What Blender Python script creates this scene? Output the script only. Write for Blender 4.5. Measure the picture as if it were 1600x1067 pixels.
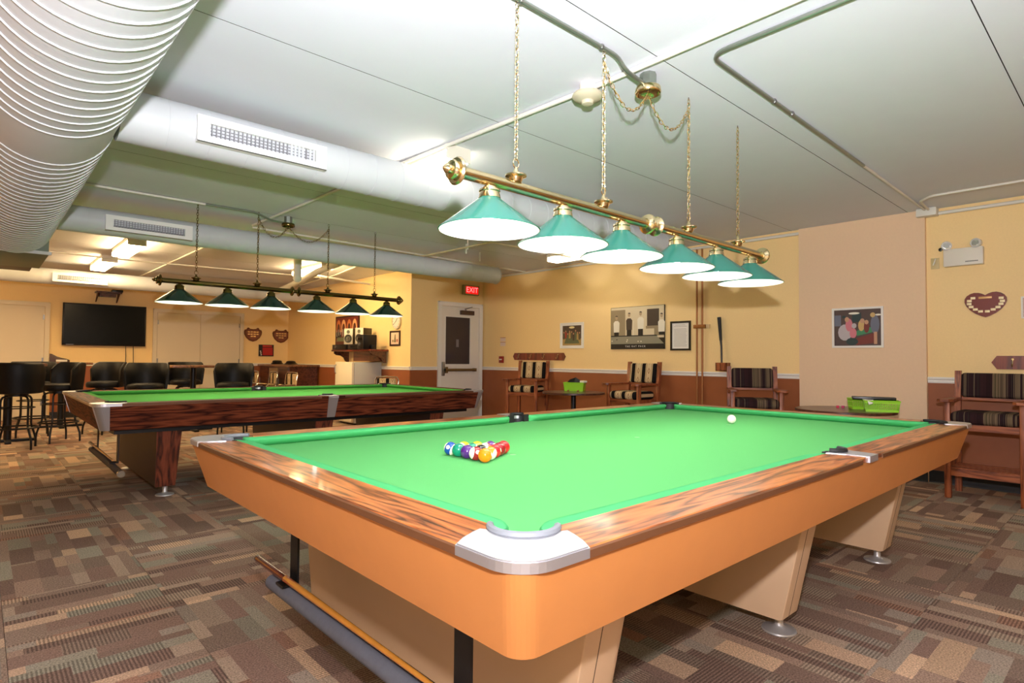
import bpy, bmesh, math, random
from mathutils import Vector, Matrix
random.seed(7)
pi = math.pi
sc = bpy.context.scene
for o in list(bpy.data.objects): bpy.data.objects.remove(o)
COL = sc.collection

# ------------------------------------------------------------------ camera
CAM = Vector((-0.7145, -0.7566, 1.1820))
yaw, pit, rol = 0.83117, 0.030823, 0.008801
fw = Vector((math.cos(yaw)*math.cos(pit), math.sin(yaw)*math.cos(pit), math.sin(pit)))
rt = Vector((math.sin(yaw), -math.cos(yaw), 0)); up = rt.cross(fw)
rt2 = rt*math.cos(rol)+up*math.sin(rol); up2 = -rt*math.sin(rol)+up*math.cos(rol)
cd = bpy.data.cameras.new('camera'); cam = bpy.data.objects.new('camera', cd); COL.objects.link(cam)
cam.matrix_world = Matrix(((rt2.x, up2.x, -fw.x, CAM.x), (rt2.y, up2.y, -fw.y, CAM.y), (rt2.z, up2.z, -fw.z, CAM.z), (0, 0, 0, 1)))
cd.sensor_width = 36; cd.lens = 913.84/1600*36; cd.clip_start = .02; cd.clip_end = 60
sc.camera = cam
FPX = 913.84
def px(P):
    d = Vector(P)-CAM; z = d.dot(fw)
    if z < .1: return None
    return 800+FPX*d.dot(rt2)/z, 533.5-FPX*d.dot(up2)/z, z

# ------------------------------------------------------------------ light & exposure
w = bpy.data.worlds.new('world'); sc.world = w; w.use_nodes = True
w.node_tree.nodes['Background'].inputs[0].default_value = (.9, .93, 1, 1)
w.node_tree.nodes['Background'].inputs[1].default_value = .3
sc.view_settings.view_transform = 'Standard'; sc.view_settings.look = 'None'
sc.view_settings.gamma = 1; sc.view_settings.use_curve_mapping = False
sc.view_settings.exposure = 0.55
P_FLASH, P_UP, P_SHADE, E_SHADE, E_TUBE = 112.0, 500.0, 4.5, 54.0, 38.0
def lamp(name, kind, loc, energy, col, **k):
    l = bpy.data.lights.new(name, kind); l.energy = energy; l.color = col
    for a, b in k.items(): setattr(l, a, b)
    o = bpy.data.objects.new(name, l); COL.objects.link(o); o.location = loc
    return o
# the photographer's flash, a hand's breadth above the lens (its shadows are on the ceiling)
lamp('camera_flash', 'POINT', (-.72, -.78, 1.52), P_FLASH, (1, .96, 1.0), shadow_soft_size=.035)
fl = lamp('camera_flash_head', 'SPOT', (-.72, -.78, 1.52), P_UP, (1, .96, 1.04), shadow_soft_size=.035, spot_size=math.radians(146), spot_blend=1)
fl.rotation_euler = Vector((.64, .60, .66)).to_track_quat('-Z', 'Y').to_euler()

# ------------------------------------------------------------------ colour & material helpers
def lin(c): return tuple(((v/255)/12.92 if v/255 <= .04045 else ((v/255+.055)/1.055)**2.4) for v in c)
def rgba(c): return lin(c)+(1,)
MATS = {}
def mat(name, col=(200, 200, 200), rough=.6, metal=0, emit=None, es=0, spec=.5, coat=0, noise=0, nscale=30, bump=0, bscale=200):
    if name in MATS: return MATS[name]
    m = bpy.data.materials.new(name); m.use_nodes = True; nt = m.node_tree; b = nt.nodes['Principled BSDF']
    b.inputs['Base Color'].default_value = rgba(col); b.inputs['Roughness'].default_value = rough
    b.inputs['Metallic'].default_value = metal; b.inputs['Specular IOR Level'].default_value = spec
    b.inputs['Coat Weight'].default_value = coat; b.inputs['Coat Roughness'].default_value = .12
    if emit: b.inputs['Emission Color'].default_value = rgba(emit); b.inputs['Emission Strength'].default_value = es
    if noise or bump:
        tc = nt.nodes.new('ShaderNodeTexCoord')
    if noise:
        n = nt.nodes.new('ShaderNodeTexNoise'); n.inputs['Scale'].default_value = nscale; n.inputs['Detail'].default_value = 4
        nt.links.new(tc.outputs['Object'], n.inputs['Vector'])
        mx = nt.nodes.new('ShaderNodeMix'); mx.data_type = 'RGBA'
        c = lin(col); mx.inputs[6].default_value = tuple(v*(1-noise) for v in c)+(1,); mx.inputs[7].default_value = tuple(min(1, v*(1+noise)) for v in c)+(1,)
        nt.links.new(n.outputs['Fac'], mx.inputs[0]); nt.links.new(mx.outputs[2], b.inputs['Base Color'])
    if bump:
        n2 = nt.nodes.new('ShaderNodeTexNoise'); n2.inputs['Scale'].default_value = bscale
        nt.links.new(tc.outputs['Object'], n2.inputs['Vector'])
        bp = nt.nodes.new('ShaderNodeBump'); bp.inputs['Strength'].default_value = bump; bp.inputs['Distance'].default_value = .002
        nt.links.new(n2.outputs['Fac'], bp.inputs['Height']); nt.links.new(bp.outputs[0], b.inputs['Normal'])
    MATS[name] = m; return m
def ramp(nt, fac, stops, interp='LINEAR'):
    r = nt.nodes.new('ShaderNodeValToRGB'); r.color_ramp.interpolation = interp
    e = r.color_ramp.elements
    while len(e) < len(stops): e.new(.5)
    for k, (p, c) in enumerate(stops): e[k].position = p; e[k].color = rgba(c)
    nt.links.new(fac, r.inputs[0]); return r.outputs[0]
def M_(nt, op, a, b=None, c=None):
    n = nt.nodes.new('ShaderNodeMath'); n.operation = op
    for i, v in enumerate((a, b, c)):
        if v is None: continue
        if isinstance(v, (int, float)): n.inputs[i].default_value = v
        else: nt.links.new(v, n.inputs[i])
    return n.outputs[0]
def wood(name, dark, mid, light, axis=0, sc_=1., rough=.3, coat=0, dist=6, spec=.5):
    if name in MATS: return MATS[name]
    m = bpy.data.materials.new(name); m.use_nodes = True; nt = m.node_tree; b = nt.nodes['Principled BSDF']
    tc = nt.nodes.new('ShaderNodeTexCoord'); mp = nt.nodes.new('ShaderNodeMapping')
    s = [16*sc_, 16*sc_, 16*sc_]; s[axis] = 1.5*sc_
    mp.inputs['Scale'].default_value = s
    nt.links.new(tc.outputs['Object'], mp.inputs[0])
    n0 = nt.nodes.new('ShaderNodeTexNoise'); n0.inputs['Scale'].default_value = .7; n0.inputs['Detail'].default_value = 2
    nt.links.new(mp.outputs[0], n0.inputs['Vector'])
    rings = M_(nt, 'FRACT', M_(nt, 'MULTIPLY', n0.outputs['Fac'], dist))
    tri = M_(nt, 'ABSOLUTE', M_(nt, 'SUBTRACT', M_(nt, 'MULTIPLY', rings, 2), 1))
    n1 = nt.nodes.new('ShaderNodeTexNoise'); n1.inputs['Scale'].default_value = 9; n1.inputs['Detail'].default_value = 5
    nt.links.new(mp.outputs[0], n1.inputs['Vector'])
    f = M_(nt, 'ADD', M_(nt, 'MULTIPLY', tri, .5), M_(nt, 'MULTIPLY', n1.outputs['Fac'], .5))
    c = ramp(nt, f, [(.22, dark), (.42, mid), (.75, light)])
    nt.links.new(c, b.inputs['Base Color'])
    b.inputs['Roughness'].default_value = rough; b.inputs['Specular IOR Level'].default_value = spec; b.inputs['Coat Weight'].default_value = coat; b.inputs['Coat Roughness'].default_value = .08
    MATS[name] = m; return m

def carpet():
    m = bpy.data.materials.new('carpet_tiles'); m.use_nodes = True; nt = m.node_tree; b = nt.nodes['Principled BSDF']
    N = nt.nodes.new; L = nt.links.new
    g = N('ShaderNodeNewGeometry'); sp = N('ShaderNodeSeparateXYZ'); L(g.outputs['Position'], sp.inputs[0])
    T = .6
    xs = M_(nt, 'DIVIDE', sp.outputs[0], T); ys = M_(nt, 'DIVIDE', sp.outputs[1], T)
    cx = M_(nt, 'FLOOR', xs); cy = M_(nt, 'FLOOR', ys)
    u = M_(nt, 'FRACT', xs); v = M_(nt, 'FRACT', ys)
    def wn(a, b_, c_):
        cb = N('ShaderNodeCombineXYZ')
        for i, q in enumerate((a, b_, c_)):
            if isinstance(q, (int, float)): cb.inputs[i].default_value = q
            else: L(q, cb.inputs[i])
        n = N('ShaderNodeTexWhiteNoise'); n.noise_dimensions = '3D'; L(cb.outputs[0], n.inputs['Vector']); return n.outputs['Value']
    rot = M_(nt, 'GREATER_THAN', wn(cx, cy, 3.1), .5)
    def mix(a, c_): return M_(nt, 'ADD', M_(nt, 'MULTIPLY', a, M_(nt, 'SUBTRACT', 1, rot)), M_(nt, 'MULTIPLY', c_, rot))
    U = mix(u, v); V = mix(v, u)
    row = M_(nt, 'FLOOR', M_(nt, 'MULTIPLY', M_(nt, 'ADD', V, M_(nt, 'MULTIPLY', M_(nt, 'SINE', M_(nt, 'MULTIPLY', V, 14.0)), .035)), 8))
    cell = M_(nt, 'ADD', M_(nt, 'MULTIPLY', cx, 17.3), M_(nt, 'MULTIPLY', cy, 5.7))
    r2 = wn(cell, row, 1.7)
    col = M_(nt, 'FLOOR', M_(nt, 'ADD', M_(nt, 'MULTIPLY', U, M_(nt, 'ADD', .9, M_(nt, 'MULTIPLY', r2, 2.2))), M_(nt, 'MULTIPLY', r2, 7)))
    rc = wn(cell, row, col); rs = wn(cell, M_(nt, 'ADD', row, 50), col)
    base = ramp(nt, rc, [(0, (122, 98, 86)), (.14, (140, 116, 100)), (.3, (128, 108, 94)), (.42, (150, 130, 112)), (.55, (134, 126, 110)), (.66, (116, 94, 82)), (.76, (168, 140, 116)), (.84, (140, 126, 112)), (.91, (140, 106, 88)), (.96, (182, 152, 124))], 'CONSTANT')
    lines = M_(nt, 'GREATER_THAN', M_(nt, 'FRACT', M_(nt, 'MULTIPLY', U, 44)), .5)
    on = M_(nt, 'GREATER_THAN', rs, .55)
    lf = M_(nt, 'SUBTRACT', 1, M_(nt, 'MULTIPLY', M_(nt, 'MULTIPLY', lines, on), .45))
    nz = N('ShaderNodeTexNoise'); nz.inputs['Scale'].default_value = 150; nz.inputs['Detail'].default_value = 3; L(g.outputs['Position'], nz.inputs['Vector'])
    mr = N('ShaderNodeMapRange'); mr.inputs[1].default_value = .3; mr.inputs[2].default_value = .7; mr.inputs[3].default_value = .75; mr.inputs[4].default_value = 1.95; L(nz.outputs['Fac'], mr.inputs[0])
    f = M_(nt, 'MULTIPLY', lf, mr.outputs[0])
    vm = N('ShaderNodeVectorMath'); vm.operation = 'SCALE'; L(base, vm.inputs[0]); L(f, vm.inputs['Scale'])
    L(vm.outputs[0], b.inputs['Base Color']); b.inputs['Roughness'].default_value = .95; b.inputs['Specular IOR Level'].default_value = .15
    bp = N('ShaderNodeBump'); bp.inputs['Strength'].default_value = .5; bp.inputs['Distance'].default_value = .003
    L(f, bp.inputs['Height']); L(bp.outputs[0], b.inputs['Normal'])
    return m
def stripes(name, stops, scale, rough=.9, axis=1, diamonds=False, off=0):
    m = bpy.data.materials.new(name); m.use_nodes = True; nt = m.node_tree; b = nt.nodes['Principled BSDF']
    tc = nt.nodes.new('ShaderNodeTexCoord'); sp = nt.nodes.new('ShaderNodeSeparateXYZ'); nt.links.new(tc.outputs['Object'], sp.inputs[0])
    y = sp.outputs[axis]
    if diamonds:
        f = M_(nt, 'FRACT', M_(nt, 'ADD', M_(nt, 'MULTIPLY', y, scale), off))
        c = ramp(nt, f, stops, 'CONSTANT')
        # zigzag diamonds in the pale bands
        zz = M_(nt, 'ABSOLUTE', M_(nt, 'SUBTRACT', M_(nt, 'FRACT', M_(nt, 'MULTIPLY', M_(nt, 'ADD', sp.outputs[2], sp.outputs[0]), 9)), .5))
        yy = M_(nt, 'ABSOLUTE', M_(nt, 'SUBTRACT', f, .62))
        d = M_(nt, 'ADD', M_(nt, 'MULTIPLY', zz, .35), yy)
        k = M_(nt, 'MULTIPLY', M_(nt, 'GREATER_THAN', d, .08), M_(nt, 'LESS_THAN', d, .12))
        mx = nt.nodes.new('ShaderNodeMix'); mx.data_type = 'RGBA'; nt.links.new(k, mx.inputs[0]); nt.links.new(c, mx.inputs[6]); mx.inputs[7].default_value = rgba((120, 70, 35))
        c = mx.outputs[2]
    else:
        n = nt.nodes.new('ShaderNodeTexNoise'); n.noise_dimensions = '1D'; n.inputs['Detail'].default_value = 5; n.inputs['Roughness'].default_value = .7
        n.inputs['Scale'].default_value = scale; nt.links.new(M_(nt, 'ADD', y, off), n.inputs['W'])
        c = ramp(nt, n.outputs['Fac'], stops)
    nt.links.new(c, b.inputs['Base Color']); b.inputs['Roughness'].default_value = rough; b.inputs['Specular IOR Level'].default_value = .2
    MATS[name] = m; return m

WALL = mat('yellow_vinyl_wallpaper', (246, 214, 152), .6, noise=.05, nscale=60, bump=.25, bscale=160)
WAINS = mat('rust_brown_wainscot', (150, 84, 44), .5, noise=.12, nscale=8, bump=.15)
PILM = mat('pale_peach_column_paint', (232, 200, 164), .65, noise=.04, nscale=40, bump=.2)
CEIL = mat('ceiling_white', (222, 226, 234), .75, noise=.02, nscale=6, bump=.2, bscale=90)
WHITE = mat('white_trim', (236, 232, 224), .45)
DOORW = mat('door_cream', (220, 208, 184), .5)
BASEB = mat('black_vinyl_base', (26, 26, 28), .5)
DUCT = mat('duct_white_paint', (200, 205, 208), .5, noise=.03, nscale=9, bump=.1, bscale=60)
CARP = carpet()
FELT = mat('green_billiard_cloth', (92, 172, 100), .95, spec=.1, noise=.05, nscale=250, bump=.2, bscale=700)
FELT2 = mat('green_cushion_cloth', (74, 172, 104), .9, spec=.12, noise=.04, nscale=250)
FELTB = mat('green_billiard_cloth_back_table', (80, 160, 70), .95, spec=.1, noise=.05, nscale=250)
RAILX = wood('rosewood_laminate_x', (58, 24, 8), (150, 78, 32), (196, 116, 58), 0, 1., .3, .35, 9)
RAILY = wood('rosewood_laminate_y', (58, 24, 8), (150, 78, 32), (196, 116, 58), 1, 1., .3, .35, 9)
DRAILX = wood('dark_rosewood_x', (34, 14, 8), (84, 38, 22), (118, 60, 36), 0, 1., .6, 0, 7, .12)
DRAILY = wood('dark_rosewood_y', (34, 14, 8), (84, 38, 22), (118, 60, 36), 1, 1., .6, 0, 7, .12)
DRAILZ = wood('dark_rosewood_z', (34, 14, 8), (90, 40, 24), (124, 62, 40), 2, 1., .35, .3, 7)
APRON = mat('tan_orange_laminate', (202, 134, 74), .42, spec=.35, noise=.05, nscale=14)
EDGE = mat('brown_rail_edging', (98, 62, 38), .4)
BEIGE = mat('beige_laminate', (212, 180, 146), .4, noise=.03, nscale=10)
ALU = mat('brushed_aluminium', (190, 190, 192), .4, .55, noise=.05, nscale=60)
ALUS = mat('satin_cast_aluminium', (196, 196, 202), .42, .85)
STEEL = mat('grey_steel', (150, 150, 150), .35, .9)
CHROME = mat('chrome', (225, 225, 225), .1, 1)
BLACKM = mat('black_metal', (16, 17, 20), .4, .3)
RUB = mat('black_rubber', (22, 22, 24), .6)
RUB_LIT = mat('flash_lit_rubber_rim', (120, 124, 130), .5)  # black rubber greyed: strong flash light put into the near rims' colour
BRASS = mat('polished_brass', (226, 206, 160), .18, 1)
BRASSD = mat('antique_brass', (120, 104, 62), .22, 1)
COPPER = mat('brown_painted_pipe', (158, 100, 48), .4, .3)
SHADE = mat('green_enamel', (48, 126, 110), .25, coat=.5)
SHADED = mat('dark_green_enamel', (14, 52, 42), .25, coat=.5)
LINING = mat('white_enamel_lining', (250, 250, 246), .5, emit=(255, 252, 244), es=0)
BULB = mat('lit_bulb', (255, 255, 255), .5, emit=(255, 250, 240), es=E_SHADE)
TUBE = mat('fluorescent_lens', (255, 255, 255), .5, emit=(255, 216, 158), es=E_TUBE)
TUBEN = mat('fluorescent_lens_cool', (255, 255, 255), .5, emit=(255, 240, 214), es=7.0)
TUBEB = mat('added_fill_lens_behind', (255, 255, 255), .5, emit=(255, 244, 232), es=12.0)  # glow of the two added fixtures behind the camera
FIXW = mat('fixture_white', (226, 220, 206), .5)
GALV = mat('galvanised_conduit', (150, 158, 148), .35, .8)
PAINTP = mat('painted_pipe', (222, 220, 208), .5)
BLKV = mat('black_vinyl_upholstery', (7, 7, 9), .48, spec=.28)
OAK = wood('oak_orange_x', (92, 40, 18), (138, 70, 34), (166, 92, 50), 2, 1.2, .45, .1, 5)
OAKY = wood('oak_orange_y', (92, 40, 18), (138, 70, 34), (166, 92, 50), 1, 1.2, .45, .1, 5)
CHERRY = wood('cherry_red', (78, 24, 12), (112, 38, 20), (134, 54, 30), 1, 1, .35, .3, 4)
DKWOOD = wood('dark_brown_wood', (38, 18, 12), (74, 38, 26), (96, 54, 38), 1, 1, .35, .3, 4)
TOPW = wood('brown_tabletop', (70, 40, 24), (112, 72, 46), (136, 92, 62), 1, 1, .3, .3, 4)
BLACKP = mat('black_plastic', (12, 12, 14), .3)
SCREEN = mat('tv_glass', (4, 4, 6), .22, spec=.25)
LIME = mat('lime_plastic', (150, 215, 30), .4)
GLASSD = mat('smoked_door_glass', (58, 50, 54), .12)
PAPER = mat('paper_white', (236, 232, 222), .8)
REDM = mat('exit_red_letters', (255, 150, 150), .5, emit=(255, 140, 140), es=.9)
EXITG = mat('exit_face', (200, 30, 30), .5, emit=(255, 26, 26), es=.55)
SERAPE = stripes('serape_stripes', [(.3, (14, 10, 12)), (.44, (52, 30, 32)), (.52, (34, 24, 28)), (.575, (128, 108, 84)), (.62, (52, 50, 34)), (.7, (30, 22, 26))], 9)
NATIVE = stripes('southwest_stripes', [(0, (18, 14, 14)), (.3, (204, 178, 134)), (.36, (120, 92, 60)), (.4, (206, 182, 140)), (.84, (120, 92, 60)), (.88, (204, 178, 134)), (.96, (18, 14, 14))], 5.6, diamonds=True)

# ------------------------------------------------------------------ mesh helpers
class MB:
    def __init__(s): s.v = []; s.f = []; s.m = []; s.sm = []
    def add(s, vs, fs, M=None, mi=0, smooth=False):
        b = len(s.v)
        for p in vs:
            p = Vector(p); s.v.append(tuple(M @ p) if M else tuple(p))
        for f in fs: s.f.append(tuple(b+i for i in f)); s.m.append(mi); s.sm.append(smooth)
        return s
    def box(s, x0, y0, z0, x1, y1, z1, M=None, mi=0):
        return s.add([(x0, y0, z0), (x1, y0, z0), (x1, y1, z0), (x0, y1, z0), (x0, y0, z1), (x1, y0, z1), (x1, y1, z1), (x0, y1, z1)],
                     [(0, 3, 2, 1), (4, 5, 6, 7), (0, 1, 5, 4), (1, 2, 6, 5), (2, 3, 7, 6), (3, 0, 4, 7)], M, mi)
    def rbox(s, x0, y0, z0, x1, y1, z1, r, M=None, mi=0, seg=2):
        bm = bmesh.new(); bmesh.ops.create_cube(bm, size=1)
        for v in bm.verts: v.co = Vector(((x0+x1)/2+v.co.x*(x1-x0), (y0+y1)/2+v.co.y*(y1-y0), (z0+z1)/2+v.co.z*(z1-z0)))
        bmesh.ops.bevel(bm, geom=list(bm.edges), offset=r, segments=seg, affect='EDGES', profile=.5)
        bm.verts.index_update()
        s.add([v.co.copy() for v in bm.verts], [[v.index for v in f.verts] for f in bm.faces], M, mi, True); bm.free(); return s
    def prism(s, poly, z0, z1, M=None, mi=0, smooth=False, top=None):
        n = len(poly); t = top or poly
        return s.add([(x, y, z0) for x, y in poly]+[(x, y, z1) for x, y in t],
                     [tuple(range(n))[::-1], tuple(range(n, 2*n))]+[(i, (i+1) % n, n+(i+1) % n, n+i) for i in range(n)], M, mi, smooth)
    def lathe(s, prof, seg=24, M=None, mi=0, smooth=True, cap=True):
        vs = []; fs = []; n = len(prof)
        for r, z in prof:
            for k in range(seg): a = 2*pi*k/seg; vs.append((r*math.cos(a), r*math.sin(a), z))
        for i in range(n-1):
            for k in range(seg): k2 = (k+1) % seg; fs.append((i*seg+k, i*seg+k2, (i+1)*seg+k2, (i+1)*seg+k))
        if cap: fs.append(tuple(range(seg))[::-1]); fs.append(tuple(range((n-1)*seg, n*seg)))
        return s.add(vs, fs, M, mi, smooth)
    def tube(s, path, r, seg=8, closed=False, M=None, mi=0, caps=True):
        P = [Vector(p) for p in path]; n = len(P); rs = r if isinstance(r, (list, tuple)) else [r]*n
        def tan(i):
            if closed: return (P[(i+1) % n]-P[i-1]).normalized()
            return (P[min(i+1, n-1)]-P[max(i-1, 0)]).normalized()
        t = tan(0); a = Vector((0, 0, 1)) if abs(t.z) < .9 else Vector((1, 0, 0)); nrm = t.cross(a).normalized()
        vs = []; fs = []
        for i in range(n):
            t = tan(i); nrm = (nrm-t*nrm.dot(t)).normalized(); bn = t.cross(nrm)
            for k in range(seg): q = 2*pi*k/seg; vs.append(P[i]+(nrm*math.cos(q)+bn*math.sin(q))*rs[i])
        for i in range(n if closed else n-1):
            j = (i+1) % n
            for k in range(seg): k2 = (k+1) % seg; fs.append((i*seg+k, i*seg+k2, j*seg+k2, j*seg+k))
        if caps and not closed: fs.append(tuple(range(seg))[::-1]); fs.append(tuple(range((n-1)*seg, n*seg)))
        return s.add(vs, fs, M, mi, True)
    def loft(s, secs, M=None, mi=0, smooth=False, caps=True):
        n = len(secs[0]); vs = [p for q in secs for p in q]; fs = []
        for i in range(len(secs)-1):
            for k in range(n): k2 = (k+1) % n; fs.append((i*n+k, i*n+k2, (i+1)*n+k2, (i+1)*n+k))
        if caps: fs.append(tuple(range(n))[::-1]); fs.append(tuple(range((len(secs)-1)*n, len(secs)*n)))
        return s.add(vs, fs, M, mi, smooth)
    def sphere(s, r, seg=20, rings=12, M=None, mi=0, sx=1, sy=1, sz=1):
        vs = [(0, 0, -r*sz)]; 
        for i in range(1, rings):
            a = -pi/2+pi*i/rings
            for k in range(seg): b = 2*pi*k/seg; vs.append((r*sx*math.cos(a)*math.cos(b), r*sy*math.cos(a)*math.sin(b), r*sz*math.sin(a)))
        vs.append((0, 0, r*sz)); fs = []
        for k in range(seg): fs.append((0, 1+(k+1) % seg, 1+k))
        for i in range(rings-2):
            for k in range(seg): k2 = (k+1) % seg; a = 1+i*seg; fs.append((a+k, a+k2, a+seg+k2, a+seg+k))
        e = len(vs)-1; a = 1+(rings-2)*seg
        for k in range(seg): fs.append((a+k, a+(k+1) % seg, e))
        return s.add(vs, fs, M, mi, True)
    def build(s, name, mats, parent=None, loc=None, ang=40):
        me = bpy.data.meshes.new(name); me.from_pydata(s.v, [], s.f); 
        mats = mats if isinstance(mats, (list, tuple)) else [mats]
        for m in mats: me.materials.append(m)
        me.polygons.foreach_set('material_index', s.m); me.polygons.foreach_set('use_smooth', s.sm)
        me.validate(); bm = bmesh.new(); bm.from_mesh(me); bmesh.ops.recalc_face_normals(bm, faces=bm.faces); bm.to_mesh(me); bm.free()
        if any(s.sm): me.set_sharp_from_angle(angle=math.radians(ang))
        o = bpy.data.objects.new(name, me); COL.objects.link(o)
        if parent: o.parent = parent
        if loc: o.location = loc
        return o
def T(x=0, y=0, z=0, rx=0, ry=0, rz=0, s=None):
    M = Matrix.Translation((x, y, z)) @ Matrix.Rotation(rz, 4, 'Z') @ Matrix.Rotation(ry, 4, 'Y') @ Matrix.Rotation(rx, 4, 'X')
    return M
def tag(o, label=None, cat=None, group=None, kind=None):
    if label: o['label'] = label
    if cat: o['category'] = cat
    if group: o['group'] = group
    if kind: o['kind'] = kind
    return o
def empty(name, loc, rz=0, label=None, cat=None, group=None):
    o = bpy.data.objects.new(name, None); COL.objects.link(o); o.location = loc; o.rotation_euler = (0, 0, rz); o.empty_display_size = .1
    return tag(o, label, cat, group)
def copy_tree(o, parent=None):
    c = o.copy(); COL.objects.link(c)
    if parent: c.parent = parent
    for ch in list(o.children): copy_tree(ch, c)
    return c
def struct(o): o['kind'] = 'structure'; return o
def text(name, body, size, m, parent, M, extrude=.0006, align='CENTER'):
    cu = bpy.data.curves.new(name, 'FONT'); cu.body = body; cu.size = size; cu.extrude = extrude; cu.align_x = align; cu.align_y = 'CENTER'; cu.resolution_u = 3
    t = bpy.data.objects.new(name+'_tmp', cu); COL.objects.link(t)
    dg = bpy.context.evaluated_depsgraph_get(); me = bpy.data.meshes.new_from_object(t.evaluated_get(dg))
    bpy.data.objects.remove(t); me.transform(M); me.materials.clear(); me.materials.append(m)
    o = bpy.data.objects.new(name, me); COL.objects.link(o)
    if parent: o.parent = parent
    return o
def arc(cx, cy, r, a0, a1, n): return [(cx+r*math.cos(a0+(a1-a0)*i/n), cy+r*math.sin(a0+(a1-a0)*i/n)) for i in range(n+1)]

# ------------------------------------------------------------------ room shell
CZ = 2.73; WX = 6.35; DY = 7.82; SX = 4.757; TY = 13.2; LX = -3.6; BY = -4.0
struct(MB().box(LX-.15, BY-.15, -.2, WX+.15, TY+.15, -.012).build('floor', mat('floor_screed', (70, 60, 52), .9)))
floor = bpy.data.objects['floor']
# carpet tiles: single pieces where they show, one joined part for the rest
TL = .6; cells = []
for i in range(int(math.floor(LX/TL)), int(WX/TL)+1):
    for j in range(int(math.floor(BY/TL)), int(TY/TL)+1):
        if i*TL > SX and j*TL > DY: continue
        x0, y0, x1, y1 = max(i*TL, LX), max(j*TL, BY), min((i+1)*TL, WX), min((j+1)*TL, TY)
        if x1-x0 < .02 or y1-y0 < .02: continue
        p = px(((x0+x1)/2, (y0+y1)/2, 0)); vis = p and -80 < p[0] < 1680 and p[1] < 1220
        cells.append((p[2] if vis else 99, x0, y0, x1, y1))
cells.sort()
tile_mesh = MB().box(.001, .001, -.012, TL-.001, TL-.001, 0).build('carpet_tile', CARP, floor)
tm = tile_mesh.data; bpy.data.objects.remove(tile_mesh)
rest = MB()
for k, (d, x0, y0, x1, y1) in enumerate(cells):
    if k < 290 and d < 99 and abs(x1-x0-TL) < .001 and abs(y1-y0-TL) < .001:
        o = bpy.data.objects.new('carpet_tile', tm); COL.objects.link(o); o.parent = floor; o.location = (x0, y0, 0)
    else: rest.box(x0+.001, y0+.001, -.012, x1-.001, y1-.001, 0)
tag(rest.build('carpet_tiling', CARP, floor), kind='stuff')

# ceiling of long precast strips with open joints along x
ceil_ = struct(MB().box(LX-.15, BY-.15, CZ+.012, WX+.15, TY+.15, CZ+.15).build('ceiling', mat('ceiling_joint', (46, 46, 44), .9)))
y = -.26-1.18*4
while y < TY:
    a, b = max(y+.0025, BY), min(y+1.18-.0025, TY)
    if b-a > .05:
        pm_ = MB().box(LX, a, CZ, WX, b, CZ+.0119); pm_.m = [0, 0, 1, 1, 1, 1]; pm_.build('ceiling_panel', [CEIL, mat('joint_shadow', (60, 60, 56), .9)], ceil_)
    y += 1.18
def wall(name, x0, y0, x1, y1, m=WALL): return struct(MB().box(x0, y0, 0, x1, y1, CZ).build(name, m))
wr = wall('wall_right', WX, BY, WX+.15, DY+.15)
wd = wall('wall_door', SX, DY, WX, DY+.15)
ws = wall('wall_side', SX, DY+.15, SX+.15, TY)
wt = wall('wall_tv', LX, TY, SX+.15, TY+.15)
wl = wall('wall_left', LX-.15, BY, LX, TY)
wb = wall('wall_back', LX-.15, BY-.15, WX+.15, BY)
# protruding column on the right wall
pil = struct(MB().box(WX-.05, .772, 0, WX+.01, 2.0, CZ-.002).build('wall_column', PILM)); 
WZ = .985
def rail_prof(z0=.985, z1=1.045, d=.028):
    return [(0, z0), (d*.45, z0), (d*.6, z0+.012), (d*.6, z0+.03), (d, z0+.042), (d, z1), (0, z1)]
tn = [0]
def chair_rail(axis, fixed, a, b, sign):
    tn[0] += 1; m = MB(); secs = []
    for t in (a, b):
        secs.append([((fixed+sign*d, t, z) if axis == 'y' else (t, fixed+sign*d, z)) for d, z in rail_prof()])
    m.loft(secs); struct(m.build('trim_%d' % tn[0], WHITE))
def lower(axis, fixed, a, b, sign, par):
    m = MB()
    if axis == 'y': m.box(min(fixed, fixed+sign*.008), a, .1, max(fixed, fixed+sign*.008), b, .99)
    else: m.box(a, min(fixed, fixed+sign*.008), .1, b, max(fixed, fixed+sign*.008), .99)
    m.build('wainscot', WAINS, par)
nb = [0]
def base(axis, fixed, a, b, sign, side):
    m = MB(); prof = [(0, 0), (.014, 0), (.01, .012), (.01, .115), (.006, .12), (0, .12)]
    m.loft([[((fixed+sign*d, t, z) if axis == 'y' else (t, fixed+sign*d, z)) for d, z in prof] for t in (a, b)])
    struct(m.build('baseboard_'+side, BASEB))
for a, b, s in ((-3.9, .77, 'right'), (2.0, DY, 'right_far')):
    chair_rail('y', WX-.001, a, b, -1); lower('y', WX, a, b, -1, wr); base('y', WX-.008, a, b, -1, s)
base('y', WX-.05, .772, 2.0, -1, 'column')
for a, b, s in ((SX, 5.31, 'door_left'),):
    chair_rail('x', DY-.001, a, b, -1); lower('x', DY, a, b, -1, wd); base('x', DY-.008, a, b, -1, s)
chair_rail('y', SX-.001, DY, TY, -1); lower('y', SX, DY, TY, -1, ws); base('y', SX-.008, DY, TY, -1, 'side')
for a, b, s in ((.30, 1.93, 'tv_middle'), (3.75, SX, 'tv_right')):
    chair_rail('x', TY-.001, a, b, -1); lower('x', TY, a, b, -1, wt); base('x', TY-.008, a, b, -1, s)

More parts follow.
